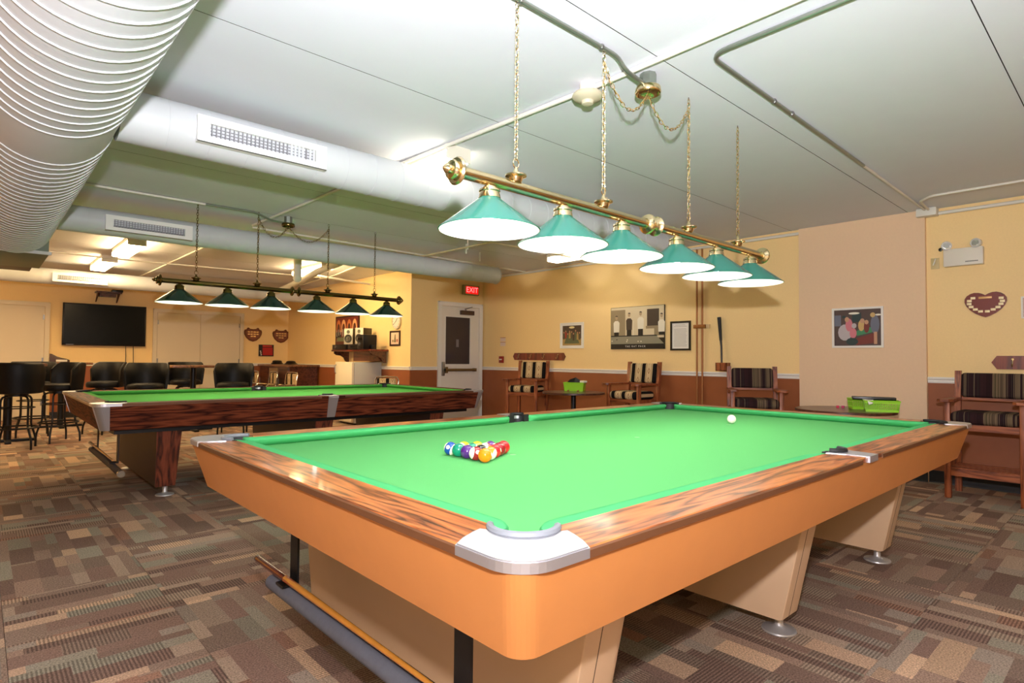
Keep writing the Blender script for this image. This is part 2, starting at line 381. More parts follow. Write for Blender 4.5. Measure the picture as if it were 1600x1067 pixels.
# ---- doors
def frame_x(m, x0, x1, z1, yf, wdt=.07, d=.03, both=True):
    m.box(x0-wdt, yf-d, 0, x0, yf, z1+wdt); m.box(x1, yf-d, 0, x1+wdt, yf, z1+wdt); m.box(x0, yf-d, z1, x1, yf, z1+wdt)
    m.box(x0-wdt, yf-d-.008, 0, x0-wdt+.02, yf-d, z1+wdt); m.box(x1+wdt-.02, yf-d-.008, 0, x1+wdt, yf-d, z1+wdt)
    m.box(x0-wdt, yf-d-.008, z1+wdt-.02, x1+wdt, yf-d, z1+wdt)
d1 = struct(empty('door_1', (0, 0, 0)))
m = MB(); frame_x(m, 5.385, 6.25, 2.14, DY, .075, .03); m.build('door_frame', WHITE, d1)
m = MB(); yf = DY-.02
X0, X1, G0, G1, GZ0, GZ1 = 5.39, 6.245, 5.475, 6.03, 1.09, 1.945
m.box(X0, yf, .01, X1, DY, GZ0); m.box(X0, yf, GZ1, X1, DY, 2.135); m.box(X0, yf, GZ0, G0, DY, GZ1); m.box(G1, yf, GZ0, X1, DY, GZ1)
m.build('door_leaf', mat('door_white', (232, 226, 216), .45), d1)
m = MB(); m.box(G0, DY-.012, GZ0, G1, DY-.006, GZ1); gl = m.build('glass_pane', GLASSD, d1)
m = MB()
for a in ((G0-.015, GZ0-.015, G1+.015, GZ0), (G0-.015, GZ1, G1+.015, GZ1+.015), (G0-.015, GZ0, G0, GZ1), (G1, GZ0, G1+.015, GZ1)): m.box(a[0], yf-.008, a[1], a[2], yf, a[3])
m.build('glass_stop', WHITE, d1)
MB().box(5.72, DY-.014, 1.40, 5.78, DY-.0125, 1.54).build('paper_note', mat('note_grey', (120, 116, 122), .7), d1)
m = MB(); m.tube([(5.44, DY-.07, .985), (6.13, DY-.07, .985)], .026, 12); m.box(5.44, DY-.09, .93, 5.49, DY-.02, 1.04); m.box(6.10, DY-.085, .955, 6.15, DY-.02, 1.015)
m.build('push_bar', mat('bronze_bar', (138, 120, 84), .35, .8), d1)
MB().rbox(5.395, DY-.055, .88, 5.45, DY-.02, 1.13, .01).build('latch_case', STEEL, d1)
m = MB(); m.rbox(5.79, DY-.08, 1.995, 6.09, DY-.02, 2.075, .006); m.build('door_closer', mat('closer_bronze', (92, 76, 66), .4, .6), d1)
m = MB(); m.tube([(5.93, DY-.06, 2.065), (5.80, DY-.16, 2.09), (6.06, DY-.05, 2.15)], .008, 6); m.build('closer_arm', STEEL, d1)
# cream double door and the door at far left on the tv wall
d2 = struct(empty('door_2', (0, 0, 0))); m = MB(); frame_x(m, 2.02, 3.66, 2.10, TY, .075); m.build('door_frame', DOORW, d2)
MB().box(2.025, TY-.018, .01, 2.838, TY, 2.095).build('door_leaf', DOORW, d2); MB().box(2.844, TY-.018, .01, 3.655, TY, 2.095).build('door_leaf', DOORW, d2)
for x in (2.035, 3.645):
    for z in (.25, 1.05, 1.85): MB().box(x-.014, TY-.026, z, x+.014, TY-.018, z+.09).build('hinge', STEEL, d2)
d3 = struct(empty('door_3', (0, 0, 0))); m = MB(); frame_x(m, -1.5, .19, 2.10, TY, .075); m.build('door_frame', DOORW, d3)
MB().box(-1.495, TY-.018, .01, -.66, TY, 2.095).build('door_leaf', DOORW, d3); MB().box(-.655, TY-.018, .01, .185, TY, 2.095).build('door_leaf', DOORW, d3)
for z in (.25, 1.05, 1.85): MB().box(.161, TY-.026, z, .185, TY-.018, z+.09).build('hinge', STEEL, d3)

# ------------------------------------------------------------------ ducts
t = empty('large_spiral_duct', (-.49, 0, 2.42), 0, 'large white ribbed round duct running away overhead at upper left', 'duct')
m = MB(); m.tube([(0, -3.5, 0), (0, 6.398, 0)], .28, 56); m.build('duct_barrel', DUCT, t)
ys = [(-3.2+.1007*i) for i in range(57)]; ys = [v for v in ys if v < 2.46]+[2.95+.1035*i for i in range(34)]
ring = MB(); N_ = 56
ring.tube([(.2815*math.cos(2*pi*k/N_), 0, .2815*math.sin(2*pi*k/N_)) for k in range(N_)], .0042, 6, True)
r0 = ring.build('duct_rib', DUCT, t)
for k, v in enumerate(ys):
    o = r0 if k == 0 else r0.copy()
    if k: COL.objects.link(o)
    o.location = (0, v, 0)
m = MB(); m.rbox(-1.35, 6.42, 2.15, -.235, 7.6, 2.72, .004); t = m.build('supply_plenum', mat('grey_green_sheet_metal', (120, 132, 120), .5, .2)); tag(t, 'grey green sheet metal box at the far end of the large duct', 'duct box')
MB().box(-1.37, 6.40, 2.15, -.215, 6.42, 2.18).build('flange', DUCT, t)
m = MB(); m.rbox(-1.35, 7.62, 2.22, -.27, 8.6, 2.715, .004); t = m.build('lower_plenum', mat('dark_sheet_metal', (86, 84, 74), .5, .2)); tag(t, 'darker sheet metal box just behind the plenum of the large duct', 'duct box')
MB().box(-1.37, 7.603, 2.20, -.25, 7.619, 2.225).build('flange', DUCT, t)
def branch_duct(y, r, z, x1, label, bars, dk, rings=True):
    t = empty('branch_duct', (0, y, z), 0, label, 'duct', 'round branch ducts under the ceiling')
    x0 = -.2 if y < 6.4 else -.9
    m = MB(); m.tube([(x0, 0, 0), (x1, 0, 0)], r, 40); m.build('duct_barrel', DUCT, t)
    rr = MB(); rr.tube([(0, (r+.0006)*math.cos(2*pi*k/40), (r+.0006)*math.sin(2*pi*k/40)) for k in range(40)], .0016, 5, True)
    r0 = rr.build('duct_rib', DUCT, t); x = .02; k = 0
    while x < x1-.05:
        o = r0 if k == 0 else r0.copy()
        if k: COL.objects.link(o)
        o.location = (x, 0, 0); x += .21; k += 1
    rr = MB(); rr.tube([(0, (r+.002)*math.cos(2*pi*k/40), (r+.002)*math.sin(2*pi*k/40)) for k in range(40)], .005, 6, True)
    o = rr.build('end_collar', DUCT, t); o.location = (x1-.006, 0, 0)
    # diffuser saddled on the near side (-y)
    g = MB(); ya, yb = -r-.022, -r+.02; xa, xb, h = .15, .9, .075; ix0, ix1, ih = .215, .83, .036
    tz = -.02
    g.box(xa, ya, tz-h, ix0, yb, tz+h); g.box(ix1, ya, tz-h, xb, yb, tz+h); g.box(ix0, ya, tz+ih, ix1, yb, tz+h); g.box(ix0, ya, tz-h, ix1, yb, tz-ih)
    g.box(xa, ya, tz-h, xb, ya+.004, tz-h+.004)
    R = t
    df = g.build('diffuser_frame', mat('diffuser_white', (238, 240, 236), .45), R)
    MB().box(ix0, -r+.008, tz-ih, ix1, -r+.014, tz+ih).build('dark_throat', mat('duct_dark', (16, 16, 20), .8), df)
    for k in range(bars):
        xx = ix0+(ix1-ix0)*(k+.5)/bars
        op = dk == 2 and k in (19, 20, 21, 22, 24, 25)
        b = MB(); wv = .0065 if op else (.0022 if bars == 26 else .003)
        b.box(xx-wv, ya+.006, tz-ih, xx+wv, ya+.009+(0 if op else .012), tz+ih); b.build('louvre_blade', DUCT if op else mat('louvre_grey', (150, 152, 156), .5), df)
    for zz in ((-.018, 0, .018) if bars == 26 else ()): MB().box(ix0, ya+.02, tz+zz-.002, ix1, ya+.023, tz+zz+.002).build('cross_blade', mat('cross_grey', (110, 112, 116), .5), df)
    return t
branch_duct(2.95, .141, 2.475, 5.04, 'near white branch duct with the largest black slotted grille, behind the front billiard light', 26, 2)
branch_duct(6.1, .125, 2.48, 5.2, 'middle branch duct with black grille, open end near the exit sign', 26, 1)
branch_duct(11.5, .13, 2.49, 4.6, 'far branch duct with small grille above the wall television', 22, 1)
# elbow pipe over the second table & drop
t = MB().tube([(3.0, 6.9, 2.52), (3.15, 8.0, 2.52), (3.4, 9.2, 2.52), (3.75, 11.3, 2.52)], .05, 12).build('drain_pipe', PAINTP); tag(t, 'thick cream drain pipe slanting under the rear ceiling', 'pipe')
t = empty('pipe_stub', (0, 0, 0), 0, 'short vertical cream pipe with rounded cap behind the middle branch duct', 'pipe')
MB().tube([(2.66, 7.55, 2.72), (2.66, 7.55, 2.33)], .055, 14).build('pipe_body', PAINTP, t)
MB().sphere(.062, 14, 8, T(2.66, 7.55, 2.33), sz=1.1).build('pipe_cap', PAINTP, t)

# ------------------------------------------------------------------ conduits
def pipe(name, pts, r, m, label, cat='conduit', bend=.05, clips=()):
    P = [Vector(p) for p in pts]; out = [P[0]]
    for i in range(1, len(P)-1):
        a = (P[i-1]-P[i]); b = (P[i+1]-P[i]); la = min(bend, a.length*.45); lb = min(bend, b.length*.45)
        p0 = P[i]+a.normalized()*la; p2 = P[i]+b.normalized()*lb
        for k in range(7): q = k/6; out.append(p0*(1-q)**2+P[i]*2*q*(1-q)+p2*q*q)
    out.append(P[-1])
    o = MB().tube(out, r, 10).build(name, m); tag(o, label, cat)
    for c in clips:
        MB().tube([(c[0]-.006*c[3], c[1]-.006*(1-c[3]), c[2]), (c[0]+.006*c[3], c[1]+.006*(1-c[3]), c[2])], r*1.35, 8).build('pipe_clip', STEEL, o)
    return o
pipe('conduit', [(-.2, 1.03, 2.708), (1.62, 1.03, 2.708), (1.68, 1.03, 2.66), (1.87, 1.05, 2.66)], .011, GALV, 'grey metal conduit feeding the canopy of the front billiard light', clips=[(.95, 1.03, 2.708, 1), (1.49, 1.03, 2.708, 1)], bend=.07)
pipe('conduit', [(1.80, -.6, 2.712), (1.795, 1.3, 2.712), (1.70, 3.2, 2.712), (1.60, 6.25, 2.712)], .014, PAINTP, 'white painted conduit crossing the ceiling past the smoke detector')
pipe('conduit', [(1.95, -.7, 2.712), (1.95, .715, 2.712), (4.33, .735, 2.712)], .012, GALV, 'bare metal conduit bending at the corner on the near ceiling', bend=.1, clips=[(2.7, .72, 2.712, 1), (2.95, .72, 2.712, 1)])
pipe('conduit', [(4.331, .735, 2.712), (6.25, .755, 2.712)], .011, PAINTP, 'painted continuation of the bare conduit running to the right wall')
pipe('conduit', [(6.318, -3.9, 2.665), (6.318, .6, 2.675), (6.318, 2.5, 2.68), (6.318, 7.3, 2.70)], .018, PAINTP, 'white pipe running along the top of the right wall', 'pipe')
pipe('conduit', [(5.66, -3.0, 2.705), (5.66, .58, 2.705), (5.80, .70, 2.705), (6.2, .72, 2.705)], .012, PAINTP, 'short white pipe turning beside the wall column at the ceiling')
t = MB().rbox(6.22, .66, 2.65, 6.335, .83, 2.728, .006).build('junction_box', PAINTP); tag(t, 'white junction box at ceiling height beside the wall column', 'junction box')
pipe('conduit', [(1.60, 6.27, 2.69), (3.8, 6.37, 2.69), (6.2, 6.5, 2.69)], .013, PAINTP, 'long white pipe along the ceiling beyond the middle branch duct')
pipe('conduit', [(-.2, 5.63, 2.712), (.93, 5.63, 2.712)], .012, PAINTP, 'white painted conduit above the middle branch duct, left stretch')
pipe('conduit', [(.931, 5.63, 2.712), (1.42, 5.62, 2.712), (1.6, 5.64, 2.66), (1.73, 5.65, 2.66)], .011, GALV, 'grey conduit ending at the canopy of the rear billiard light')
pipe('sprinkler_pipe', [(3.85, 7.4, 2.63), (3.93, 4.73, 2.63), (6.0, 4.75, 2.63)], .012, mat('cream_pipe', (214, 200, 160), .5), 'thin cream sprinkler pipe bending above the exit corner', 'pipe')
for k, (x, y) in enumerate(((4.1, 5.45), (4.62, 5.8), (3.93, 5.2), (5.0, 4.75))):
    t = MB().tube([(x, y, 2.73), (x, y, 2.60)], .009, 8).build('pipe_hanger', PAINTP); tag(t, ['short hanger rod farthest left above the exit corner', 'hanger rod dropping to the long white pipe', 'hanger rod on the thin cream pipe bend', 'hanger rod above the front light on the cream pipe'][k], 'hanger')
pipe('conduit', [(1.52, 12.9, 2.70), (1.56, 7.4, 2.70)], .014, PAINTP, 'white pipe receding along the rear ceiling between light fixtures', 'pipe')
pipe('conduit', [(-.8, 9.85, 2.672), (.94, 9.95, 2.672), (2.7, 9.75, 2.672), (4.6, 9.6, 2.672)], .011, PAINTP, 'thin white pipe crossing the rear ceiling behind the fixtures', 'pipe')
pipe('conduit', [(3.78, 7.5, 2.705), (4.1, 9.4, 2.705), (4.25, 11.3, 2.705)], .012, PAINTP, 'diagonal white pipe near the side wall at the rear', 'pipe')
pipe('conduit', [(3.45, 8.8, 2.58), (4.72, 9.2, 2.58)], .02, PAINTP, 'stout cream pipe heading to the side wall above the speakers', 'pipe')

# ------------------------------------------------------------------ fluorescent fixtures
def fixture(x, y, label, L_=1.22, W=.21, tm=TUBE):
    t = empty('ceiling_light', (x, y, CZ), 0, label, 'ceiling light', 'fluorescent ceiling fixtures')
    m = MB(); m.box(-W/2, 0, -.045, W/2, L_, -.001); m.box(-W/2, 0, -.105, W/2, .012, -.045); m.box(-W/2, L_-.012, -.105, W/2, L_, -.045); m.build('housing', FIXW, t)
    m = MB(); m.rbox(-W/2+.004, .0125, -.112, W/2-.004, L_-.0125, -.046, .012); m.build('lens', tm, t)
    return t
fixture(.78, 8.15, 'lit fixture nearer of the two above the television side')
fixture(.745, 10.05, 'lit fixture farther of the two above the television side')
fixture(3.42, 8.2, 'lit fixture above the rear billiard light near the side wall')
fixture(1.83, 2.62, 'lit fixture just behind the left end of the front billiard light', tm=TUBEN)
fixture(5.52, 4.0, 'lit fixture over the right wall behind the front green shades', tm=TUBEN)
fixture(-1.5, 10.2, 'added fill fixture, unseen, outside the view at the far left rear')  # added out of view to brighten the television wall
fixture(-2.2, -2.9, 'added fill fixture, unseen, behind the camera on the left', tm=TUBEB)  # this and the next are added, unseen, to fill the room with light
fixture(2.4, -2.9, 'added fill fixture, unseen, behind the camera on the right', tm=TUBEB)

# ------------------------------------------------------------------ smoke detector
t = empty('smoke_detector', (1.775, 1.36, CZ), 0, 'round cream smoke detector on a white box beside the white conduit', 'smoke detector')
MB().lathe([(.045, 0), (.045, -.05)], 20).build('mounting_box', FIXW, t)
MB().lathe([(.05, -.05), (.082, -.055), (.088, -.068), (.078, -.08), (.05, -.09), (.036, -.095), (.03, -.112), (.012, -.116)], 28).build('detector_head', mat('cream_plastic', (196, 188, 160), .6), t)
MB().lathe([(.0312, -.098), (.0312, -.106)], 20, cap=False).build('sensor_slot', BLACKP, t)

# ------------------------------------------------------------------ billiard lights
def link_chain(m, pts, L_=.034, r=.0022, wd=.009):
    # chain of oval links along a polyline
    P = [Vector(p) for p in pts]; seg = [(P[i], P[i+1]) for i in range(len(P)-1)]
    tot = sum((b-a).length for a, b in seg); n = max(1, int(tot/(L_*.78))); step = tot/n
    for k in range(n):
        s = step*(k+.5)
        for a, b in seg:
            l = (b-a).length
            if s <= l: break
            s -= l
        c = a+(b-a)*min(1, s/l); d = (b-a).normalized()
        ref = Vector((0, 0, 1)) if abs(d.z) < .8 else Vector((.74, .67, 0)).normalized()
        n1 = d.cross(ref).normalized(); n2 = d.cross(n1)
        q = (n1+n2).normalized() if k % 2 else (n1-n2).normalized()
        ring = []
        for j in range(8):
            a_ = 2*pi*j/8; ring.append(c+d*(L_/2*math.cos(a_))+q*(wd*math.sin(a_)))
        m.tube(ring, r, 4, True)
def billiard_light(ox, oy, label, shade_m, brass, near, canopy_x, group=None):
    Z = 1.914
    t = empty('billiard_light', (ox, oy, 0), 0, label, 'lamp', 'six shade billiard lights')
    X0, X1 = .616, 3.30
    XS = [.81, 1.25, 1.69, 2.20, 2.65, 3.10]
    R0 = .0245
    MB().tube([(X0+.04, 0, Z), (1.90, 0, Z)], R0, 20).build('bar', brass, t)
    MB().tube([(2.01, 0, Z), (X1-.04, 0, Z)], R0, 20).build('bar', brass, t)
    fin = [(.012, 0), (.026, .0), (.03, .006), (.052, .012), (.056, .02), (.05, .028), (.034, .03), (.032, .036), (.04, .042), (.036, .05), (.018, .054), (.016, .062), (.02, .068), (.012, .078), (.003, .086)]
    MB().lathe(fin, 24, T(X0+.045, 0, Z, 0, -pi/2)).build('end_cap', brass, t); MB().lathe(fin, 24, T(X1-.045, 0, Z, 0, pi/2)).build('end_cap', brass, t)
    cp = [(.026, 0), (.03, .004), (.05, .01), (.054, .018), (.046, .026), (.03, .03), (.022, .034), (.018, .055), (.022, .076), (.03, .08), (.046, .084), (.054, .092), (.05, .1), (.03, .106), (.026, .11)]
    MB().lathe(cp, 24, T(1.90, 0, Z, 0, pi/2)).build('coupling', brass, t)
    sh = [(.038, 1.842), (.058, 1.825), (.205, 1.712), (.209, 1.708), (.205, 1.7065)]
    li = [(.036, 1.838), (.056, 1.8215), (.2025, 1.7095), (.2045, 1.7065)]
    for i, x in enumerate(XS):
        s = MB().lathe(sh, 48, T(x, 0, 0), cap=False).build('lamp_shade', shade_m, t)
        MB().lathe(li, 48, T(x, 0, 0), cap=False).build('shade_lining', LINING, s)
        MB().lathe([(.028, 1.885), (.03, 1.878), (.042, 1.874), (.044, 1.866), (.04, 1.862), (.044, 1.85), (.046, 1.838), (.04, 1.836)], 24, T(x, 0, 0)).build('shade_neck', brass, t)
        MB().lathe([(.012, 1.892), (.016, 1.884)], 12, T(x, 0, 0)).build('shade_stem', brass, t)
        MB().sphere(.032, 14, 10, T(x, 0, 1.765)).build('bulb', BULB, s)
        l = lamp('shade_lamp', 'SPOT', (ox+x, oy, 1.725), P_SHADE, (1, .95, .86) if near else (1, .9, .74), shadow_soft_size=.04, spot_size=math.radians(150), spot_blend=.5)
    for i, x in enumerate((.955, 1.544, 2.33, 2.93)):
        MB().lathe([(.01, Z+.02), (.024, Z+.022), (.027, Z+.028), (.031, Z+.04), (.046, Z+.046), (.046, Z+.052), (.03, Z+.056), (.014, Z+.062), (.008, Z+.078), (.006, Z+.086)], 24, T(x, 0, 0)).build('hanging_loop', brass, t)
        ring = [(x+.016*math.cos(2*pi*k/14), 0, Z+.102+.02*math.sin(2*pi*k/14)) for k in range(14)]
        MB().tube(ring, .0025, 6, True).build('hook_ring', brass, t)
        c = MB(); link_chain(c, [(x, 0, Z+.118), (x, 0, 2.722)]); tag(c.build('chain', brass, t), kind='stuff')
        MB().tube([(x, 0, 2.73), (x, 0, 2.715)], .004, 6).build('ceiling_hook', STEEL, t)
    # swagged chains from the canopy to the two middle hangers
    cx = canopy_x
    for xa in (1.544, 2.33):
        pts = []
        for k in range(13):
            q = k/12; xx = xa+(cx-xa)*q; sag = .16*4*q*(1-q); pts.append((xx, 0, 2.665+(-.04)*q-sag))
        c = MB(); link_chain(c, pts); tag(c.build('swag_chain', brass, t), kind='stuff')
        m = MB(); m.tube([(p[0], p[1]+.006*math.sin(i*1.3), p[2]+.004) for i, p in enumerate(pts)], .0018, 5)
        wp = [(xa+.008*math.sin(i*1.1), .006*math.cos(i*1.1), 2.66-(2.66-2.0)*i/26) for i in range(27)]+[(xa+.02, .01, 1.985), (xa+.045, .012, 1.995)]
        m.tube(wp, .0018, 5); m.build('cord', mat('gold_cord', (176, 150, 96), .4), t)
    MB().lathe([(.045, 2.729), (.045, 2.655)], 8, T(cx, 0, 0)).build('octagon_box', GALV, t)
    MB().lathe([(.066, 2.655), (.068, 2.648), (.07, 2.628), (.066, 2.622), (.06, 2.632), (.05, 2.64), (.01, 2.642)], 32, T(cx, 0, 0), cap=False).build('canopy', brass, t)
    MB().lathe([(.005, 2.64), (.005, 2.61), (.009, 2.606), (.003, 2.596)], 10, T(cx, 0, 0)).build('canopy_nut', brass, t)
    return t
billiard_light(0, 1.058, 'brass bar light with six bright green cone shades over the near table', SHADE, BRASS, True, 1.92)
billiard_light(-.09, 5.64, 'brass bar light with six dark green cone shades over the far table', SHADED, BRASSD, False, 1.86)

# ------------------------------------------------------------------ pool tables
TLn, TWd, ZT, ZB = 3.85, 2.22, .812, .772
def pool_table(ox, oy, label, near):
    t = empty('pool_table', (ox, oy, 0), 0, label, 'pool table', None)
    L_, W = TLn, TWd
    felt = FELT if near else FELTB; cush = FELT2 if near else FELTB
    rx, ry = (RAILX, RAILY) if near else (DRAILX, DRAILY)
    # bed with bites for the pockets
    e = .12
    def corner_pts(cx, cy, a0, a1, n=8): return arc(cx, cy, .072, a0, a1, n)
    pc = .165
    poly = []
    poly += arc(pc-.02, pc-.02, .075, pi*.93, -.43*pi+0, 10)[::1]
    poly = []
    def bite(cx, cy, a0, a1): return arc(cx, cy, .07, a0, a1, 10)
    c = .158
    poly += bite(c, c, pi*.75, pi*.75-pi*.0-1.5*pi+.5*pi, )[:0]
    # order counter-clockwise starting lower-left; bites are concave arcs
    poly += bite(c, c, math.radians(150), math.radians(-60))
    poly += [(L_/2-.085, e)]+bite(L_/2, .085, math.radians(155), math.radians(25))+[(L_/2+.085, e)]
    poly += bite(L_-c, c, math.radians(240), math.radians(30))
    poly += bite(L_-c, W-c, math.radians(330), math.radians(120))
    poly += [(L_/2+.085, W-e)]+bite(L_/2, W-.085, math.radians(-25), math.radians(-155))+[(L_/2-.085, W-e)]
    poly += bite(c, W-c, math.radians(60), math.radians(-150))
    bm = bmesh.new(); vs = [bm.verts.new((x, y, ZB)) for x, y in poly]
    f = bm.faces.new(vs); f.normal_update()
    if f.normal.z < 0: bmesh.ops.reverse_faces(bm, faces=[f])
    ex = bmesh.ops.extrude_face_region(bm, geom=[f]); 
    for v in [g for g in ex['geom'] if isinstance(g, bmesh.types.BMVert)]: v.co.z -= .03
    bmesh.ops.triangulate(bm, faces=bm.faces[:]); bmesh.ops.recalc_face_normals(bm, faces=bm.faces)
    me = bpy.data.meshes.new('playing_surface'); bm.to_mesh(me); bm.free(); me.materials.append(felt)
    o = bpy.data.objects.new('playing_surface', me); COL.objects.link(o); o.parent = t
    # cushions: lofted, nose falls back at the pocket mouths
    WI = .148; NO = .205
    def cushion(a, b, line):   # a..b along the rail, line maps (s, depth, z) to xyz
        secs = []; n = 16
        for k in range(n+1):
            q = k/n
            if k <= 5: s = a+.012*k+.0015*k*k
            elif k >= n-5: s = b-(.012*(n-k)+.0015*(n-k)**2)
            else: s = a+.0975+(b-a-.195)*((k-5)/(n-10))
            dmin = min(s-a, b-s); g = min(1, dmin/.085); g = math.sin(g*pi/2)**.8 if g > 0 else 0
            nd = WI+.006+(NO-WI-.006)*g
            zt = ZT-.0015
            secs.append([line(s, WI-.03, zt), line(s, WI+(nd-WI)*.5, zt+.002), line(s, nd-.006, zt-.002), line(s, nd, zt-.008), line(s, nd-.002, zt-.016), line(s, WI+(nd-WI)*.55, ZB+.0005), line(s, WI-.03, ZB+.0005)])
        m = MB(); m.loft(secs, smooth=True); m.build('cushion', cush, t, ang=50)
    pm = .205; sm_ = .08
    cushion(pm, L_/2-sm_, lambda s, d, z: (s, d, z)); cushion(L_/2+sm_, L_-pm, lambda s, d, z: (s, d, z))
    cushion(pm, L_/2-sm_, lambda s, d, z: (s, W-d, z)); cushion(L_/2+sm_, L_-pm, lambda s, d, z: (s, W-d, z))
    cushion(pm, W-pm, lambda s, d, z: (d, s, z)); cushion(pm, W-pm, lambda s, d, z: (L_-d, s, z))
    # wooden rails: cap with slightly sloped outer edge
    def rail(a, b, line, mt, a_in, b_in):
        prof = [(.012, ZT-.02, 0), (.004, ZT-.018, 0), (.004, ZT-.003, 0), (.007, ZT, 0), (WI-.004, ZT+.001, 1), (WI, ZT-.001, 1), (WI, ZT-.034, 1)]
        m = MB()
        secs = [[line((a if not i else a_in), d, z) for d, z, i in prof], [line((b if not i else b_in), d, z) for d, z, i in prof]]
        m.loft(secs, mi=0)
        m.build('rail', mt, t)
        # outer edging strip
        m = MB(); m.loft([[line(s, d, z) for d, z in ((-.001, ZT-.021), (-.001, ZT-.005), (.0035, ZT-.002), (.0035, ZT-.021))] for s in (a+.07, b-.07)])
        m.build('rail_edging', EDGE if near else mat('bronze_edging', (120, 84, 66), .3, .6), t)
    ci, co = .246, .11
    if near:
        pass
    SP = .051
    rail(co, L_/2-SP, lambda s, d, z: (s, d, z), rx, ci, L_/2-.078); rail(L_/2+SP, L_-co, lambda s, d, z: (s, d, z), rx, L_/2+.078, L_-ci)
    rail(co, L_/2-SP, lambda s, d, z: (s, W-d, z), rx, ci, L_/2-.078); rail(L_/2+SP, L_-co, lambda s, d, z: (s, W-d, z), rx, L_/2+.078, L_-ci)
    rail(co, W-co, lambda s, d, z: (d, s, z), ry, ci, W-ci); rail(co, W-co, lambda s, d, z: (L_-d, s, z), ry, ci, W-ci)
    # corner castings
    K = .0; pcx = .178
    for ix in (0, 1):
        for iy in (0, 1):
            def mp(x, y): return ((L_-x) if ix else x, (W-y) if iy else y)
            pl = [(.185, -.004)]+arc(.085, .081, .085, -pi/2, -pi, 8)+[(-.004, .185)]
            pl = [(.185, -.004)]+[(x, y) for x, y in arc(.081, .081, .085, -pi/2, -pi, 8)]+[(-.004, .185)]
            inner = [(.03, .208), (.07, .226), (.10, .236)]+arc(pcx, pcx, .078, math.radians(150), math.radians(300), 14)+[(.236, .10), (.226, .07), (.208, .03)]
            pl2 = [mp(*p) for p in pl+inner]
            m = MB(); bm = bmesh.new(); vv = [bm.verts.new((x, y, ZT+.004)) for x, y in pl2]; f = bm.faces.new(vv); f.normal_update()
            if f.normal.z < 0: bmesh.ops.reverse_faces(bm, faces=[f])
            ex = bmesh.ops.extrude_face_region(bm, geom=[f])
            for v in [g for g in ex['geom'] if isinstance(g, bmesh.types.BMVert)]: v.co.z = ZT-.019
            eg = [e_ for e_ in bm.edges if all(abs(v.co.z-(ZT+.004)) < 1e-5 for v in e_.verts)]
            bmesh.ops.recalc_face_normals(bm, faces=bm.faces)
            try: bmesh.ops.bevel(bm, geom=eg, offset=.003, segments=2, affect='EDGES')
            except Exception: pass
            bmesh.ops.triangulate(bm, faces=[f_ for f_ in bm.faces if len(f_.verts) > 4])
            me = bpy.data.meshes.new('corner_casting'); bm.to_mesh(me); bm.free(); me.materials.append(ALUS)
            o = bpy.data.objects.new('corner_casting', me); COL.objects.link(o); o.parent = t
            # rubber rim and pocket
            rim = [mp(x, y)+(ZT+.003,) for x, y in arc(pcx, pcx, .074, math.radians(135), math.radians(315), 20)]
            MB().tube([(a,b,ZT+.007) for a,b,_ in rim], .009, 8).build('pocket_rim', RUB_LIT if near and not ix else RUB, t)
            cc = mp(pcx, pcx)
            pk = MB()
            prof = [(.076, ZT+.004), (.073, ZT-.05), (.06, .64), (.02, .625)]
            vs = []; fs = []; seg = 20; a0, a1 = math.radians(120), math.radians(330)
            for r_, z_ in prof:
                for k in range(seg+1):
                    a_ = a0+(a1-a0)*k/seg; x, y = mp(pcx+r_*math.cos(a_), pcx+r_*math.sin(a_)); vs.append((x, y, z_))
            for i in range(len(prof)-1):
                for k in range(seg): b_ = i*(seg+1)+k; fs.append((b_, b_+1, b_+seg+2, b_+seg+1))
            pk.add(vs, fs, None, 0, True)
            pk.lathe([(.0715, ZB-.032), (.06, .64), (.02, .625)], 20, T(cc[0], cc[1], 0), cap=False)
            pk.build('pocket', RUB, t)
    for iy in (0, 1):
        def mp(x, y): return (x, (W-y) if iy else y)
        c = L_/2; pl = [(c-.05, -.004), (c+.05, -.004), (c+.06, .08), (c+.085, .146)]+arc(c, .155, .05, math.radians(-5), math.radians(-175), 12)+[(c-.085, .146), (c-.06, .08)]
        m = MB(); m.prism([mp(*p) for p in pl], ZT-.022, ZT+.003); bmn = m.build('side_casting', ALUS, t)
        MB().tube([mp(x, y)+(ZT+.008,) for x, y in arc(c, .152, .048, math.radians(-8), math.radians(-172), 14)], .011, 8).build('pocket_rim', RUB, t)
        fc = MB()
        for sx_ in (-1, 1):
            x0_, x1_ = sorted((c+sx_*.045, c+sx_*.088)); y0_, y1_ = sorted((mp(0, .1475)[1], mp(0, .160)[1])); fc.box(x0_, y0_, ZB-.01, x1_, y1_, ZT+.006)
        fc.build('pocket_facing', RUB, t)
        m = MB(); vs = []; fs = []; seg = 16; prof = [(.0485, ZT+.006), (.0485, ZT-.06), (.04, .66), (.01, .65)]
        for r_, z_ in prof:
            for k in range(seg+1):
                a_ = math.radians(0-180*k/seg); vs.append(mp(c+r_*math.cos(a_), .153+r_*math.sin(a_))+(z_,))
        for i in range(len(prof)-1):
            for k in range(seg): b_ = i*(seg+1)+k; fs.append((b_, b_+1, b_+seg+2, b_+seg+1))
        m.add(vs, fs, None, 0, True); m.build('pocket', RUB, t)
    # apron, sloping inward, rounded at corners
    zb, zt, i0, i1 = .602, ZT-.02, .008, .062
    def rr(ins, r, n=8):
        P = []
        for (cx, cy, a) in ((L_-ins-r, ins+r, -pi/2), (L_-ins-r, W-ins-r, 0), (ins+r, W-ins-r, pi/2), (ins+r, ins+r, pi)):
            P += arc(cx, cy, r, a, a+pi/2, n)
        return P
    top = rr(i0, .05); bot = rr(i1, .05); n = len(top); q = n//4
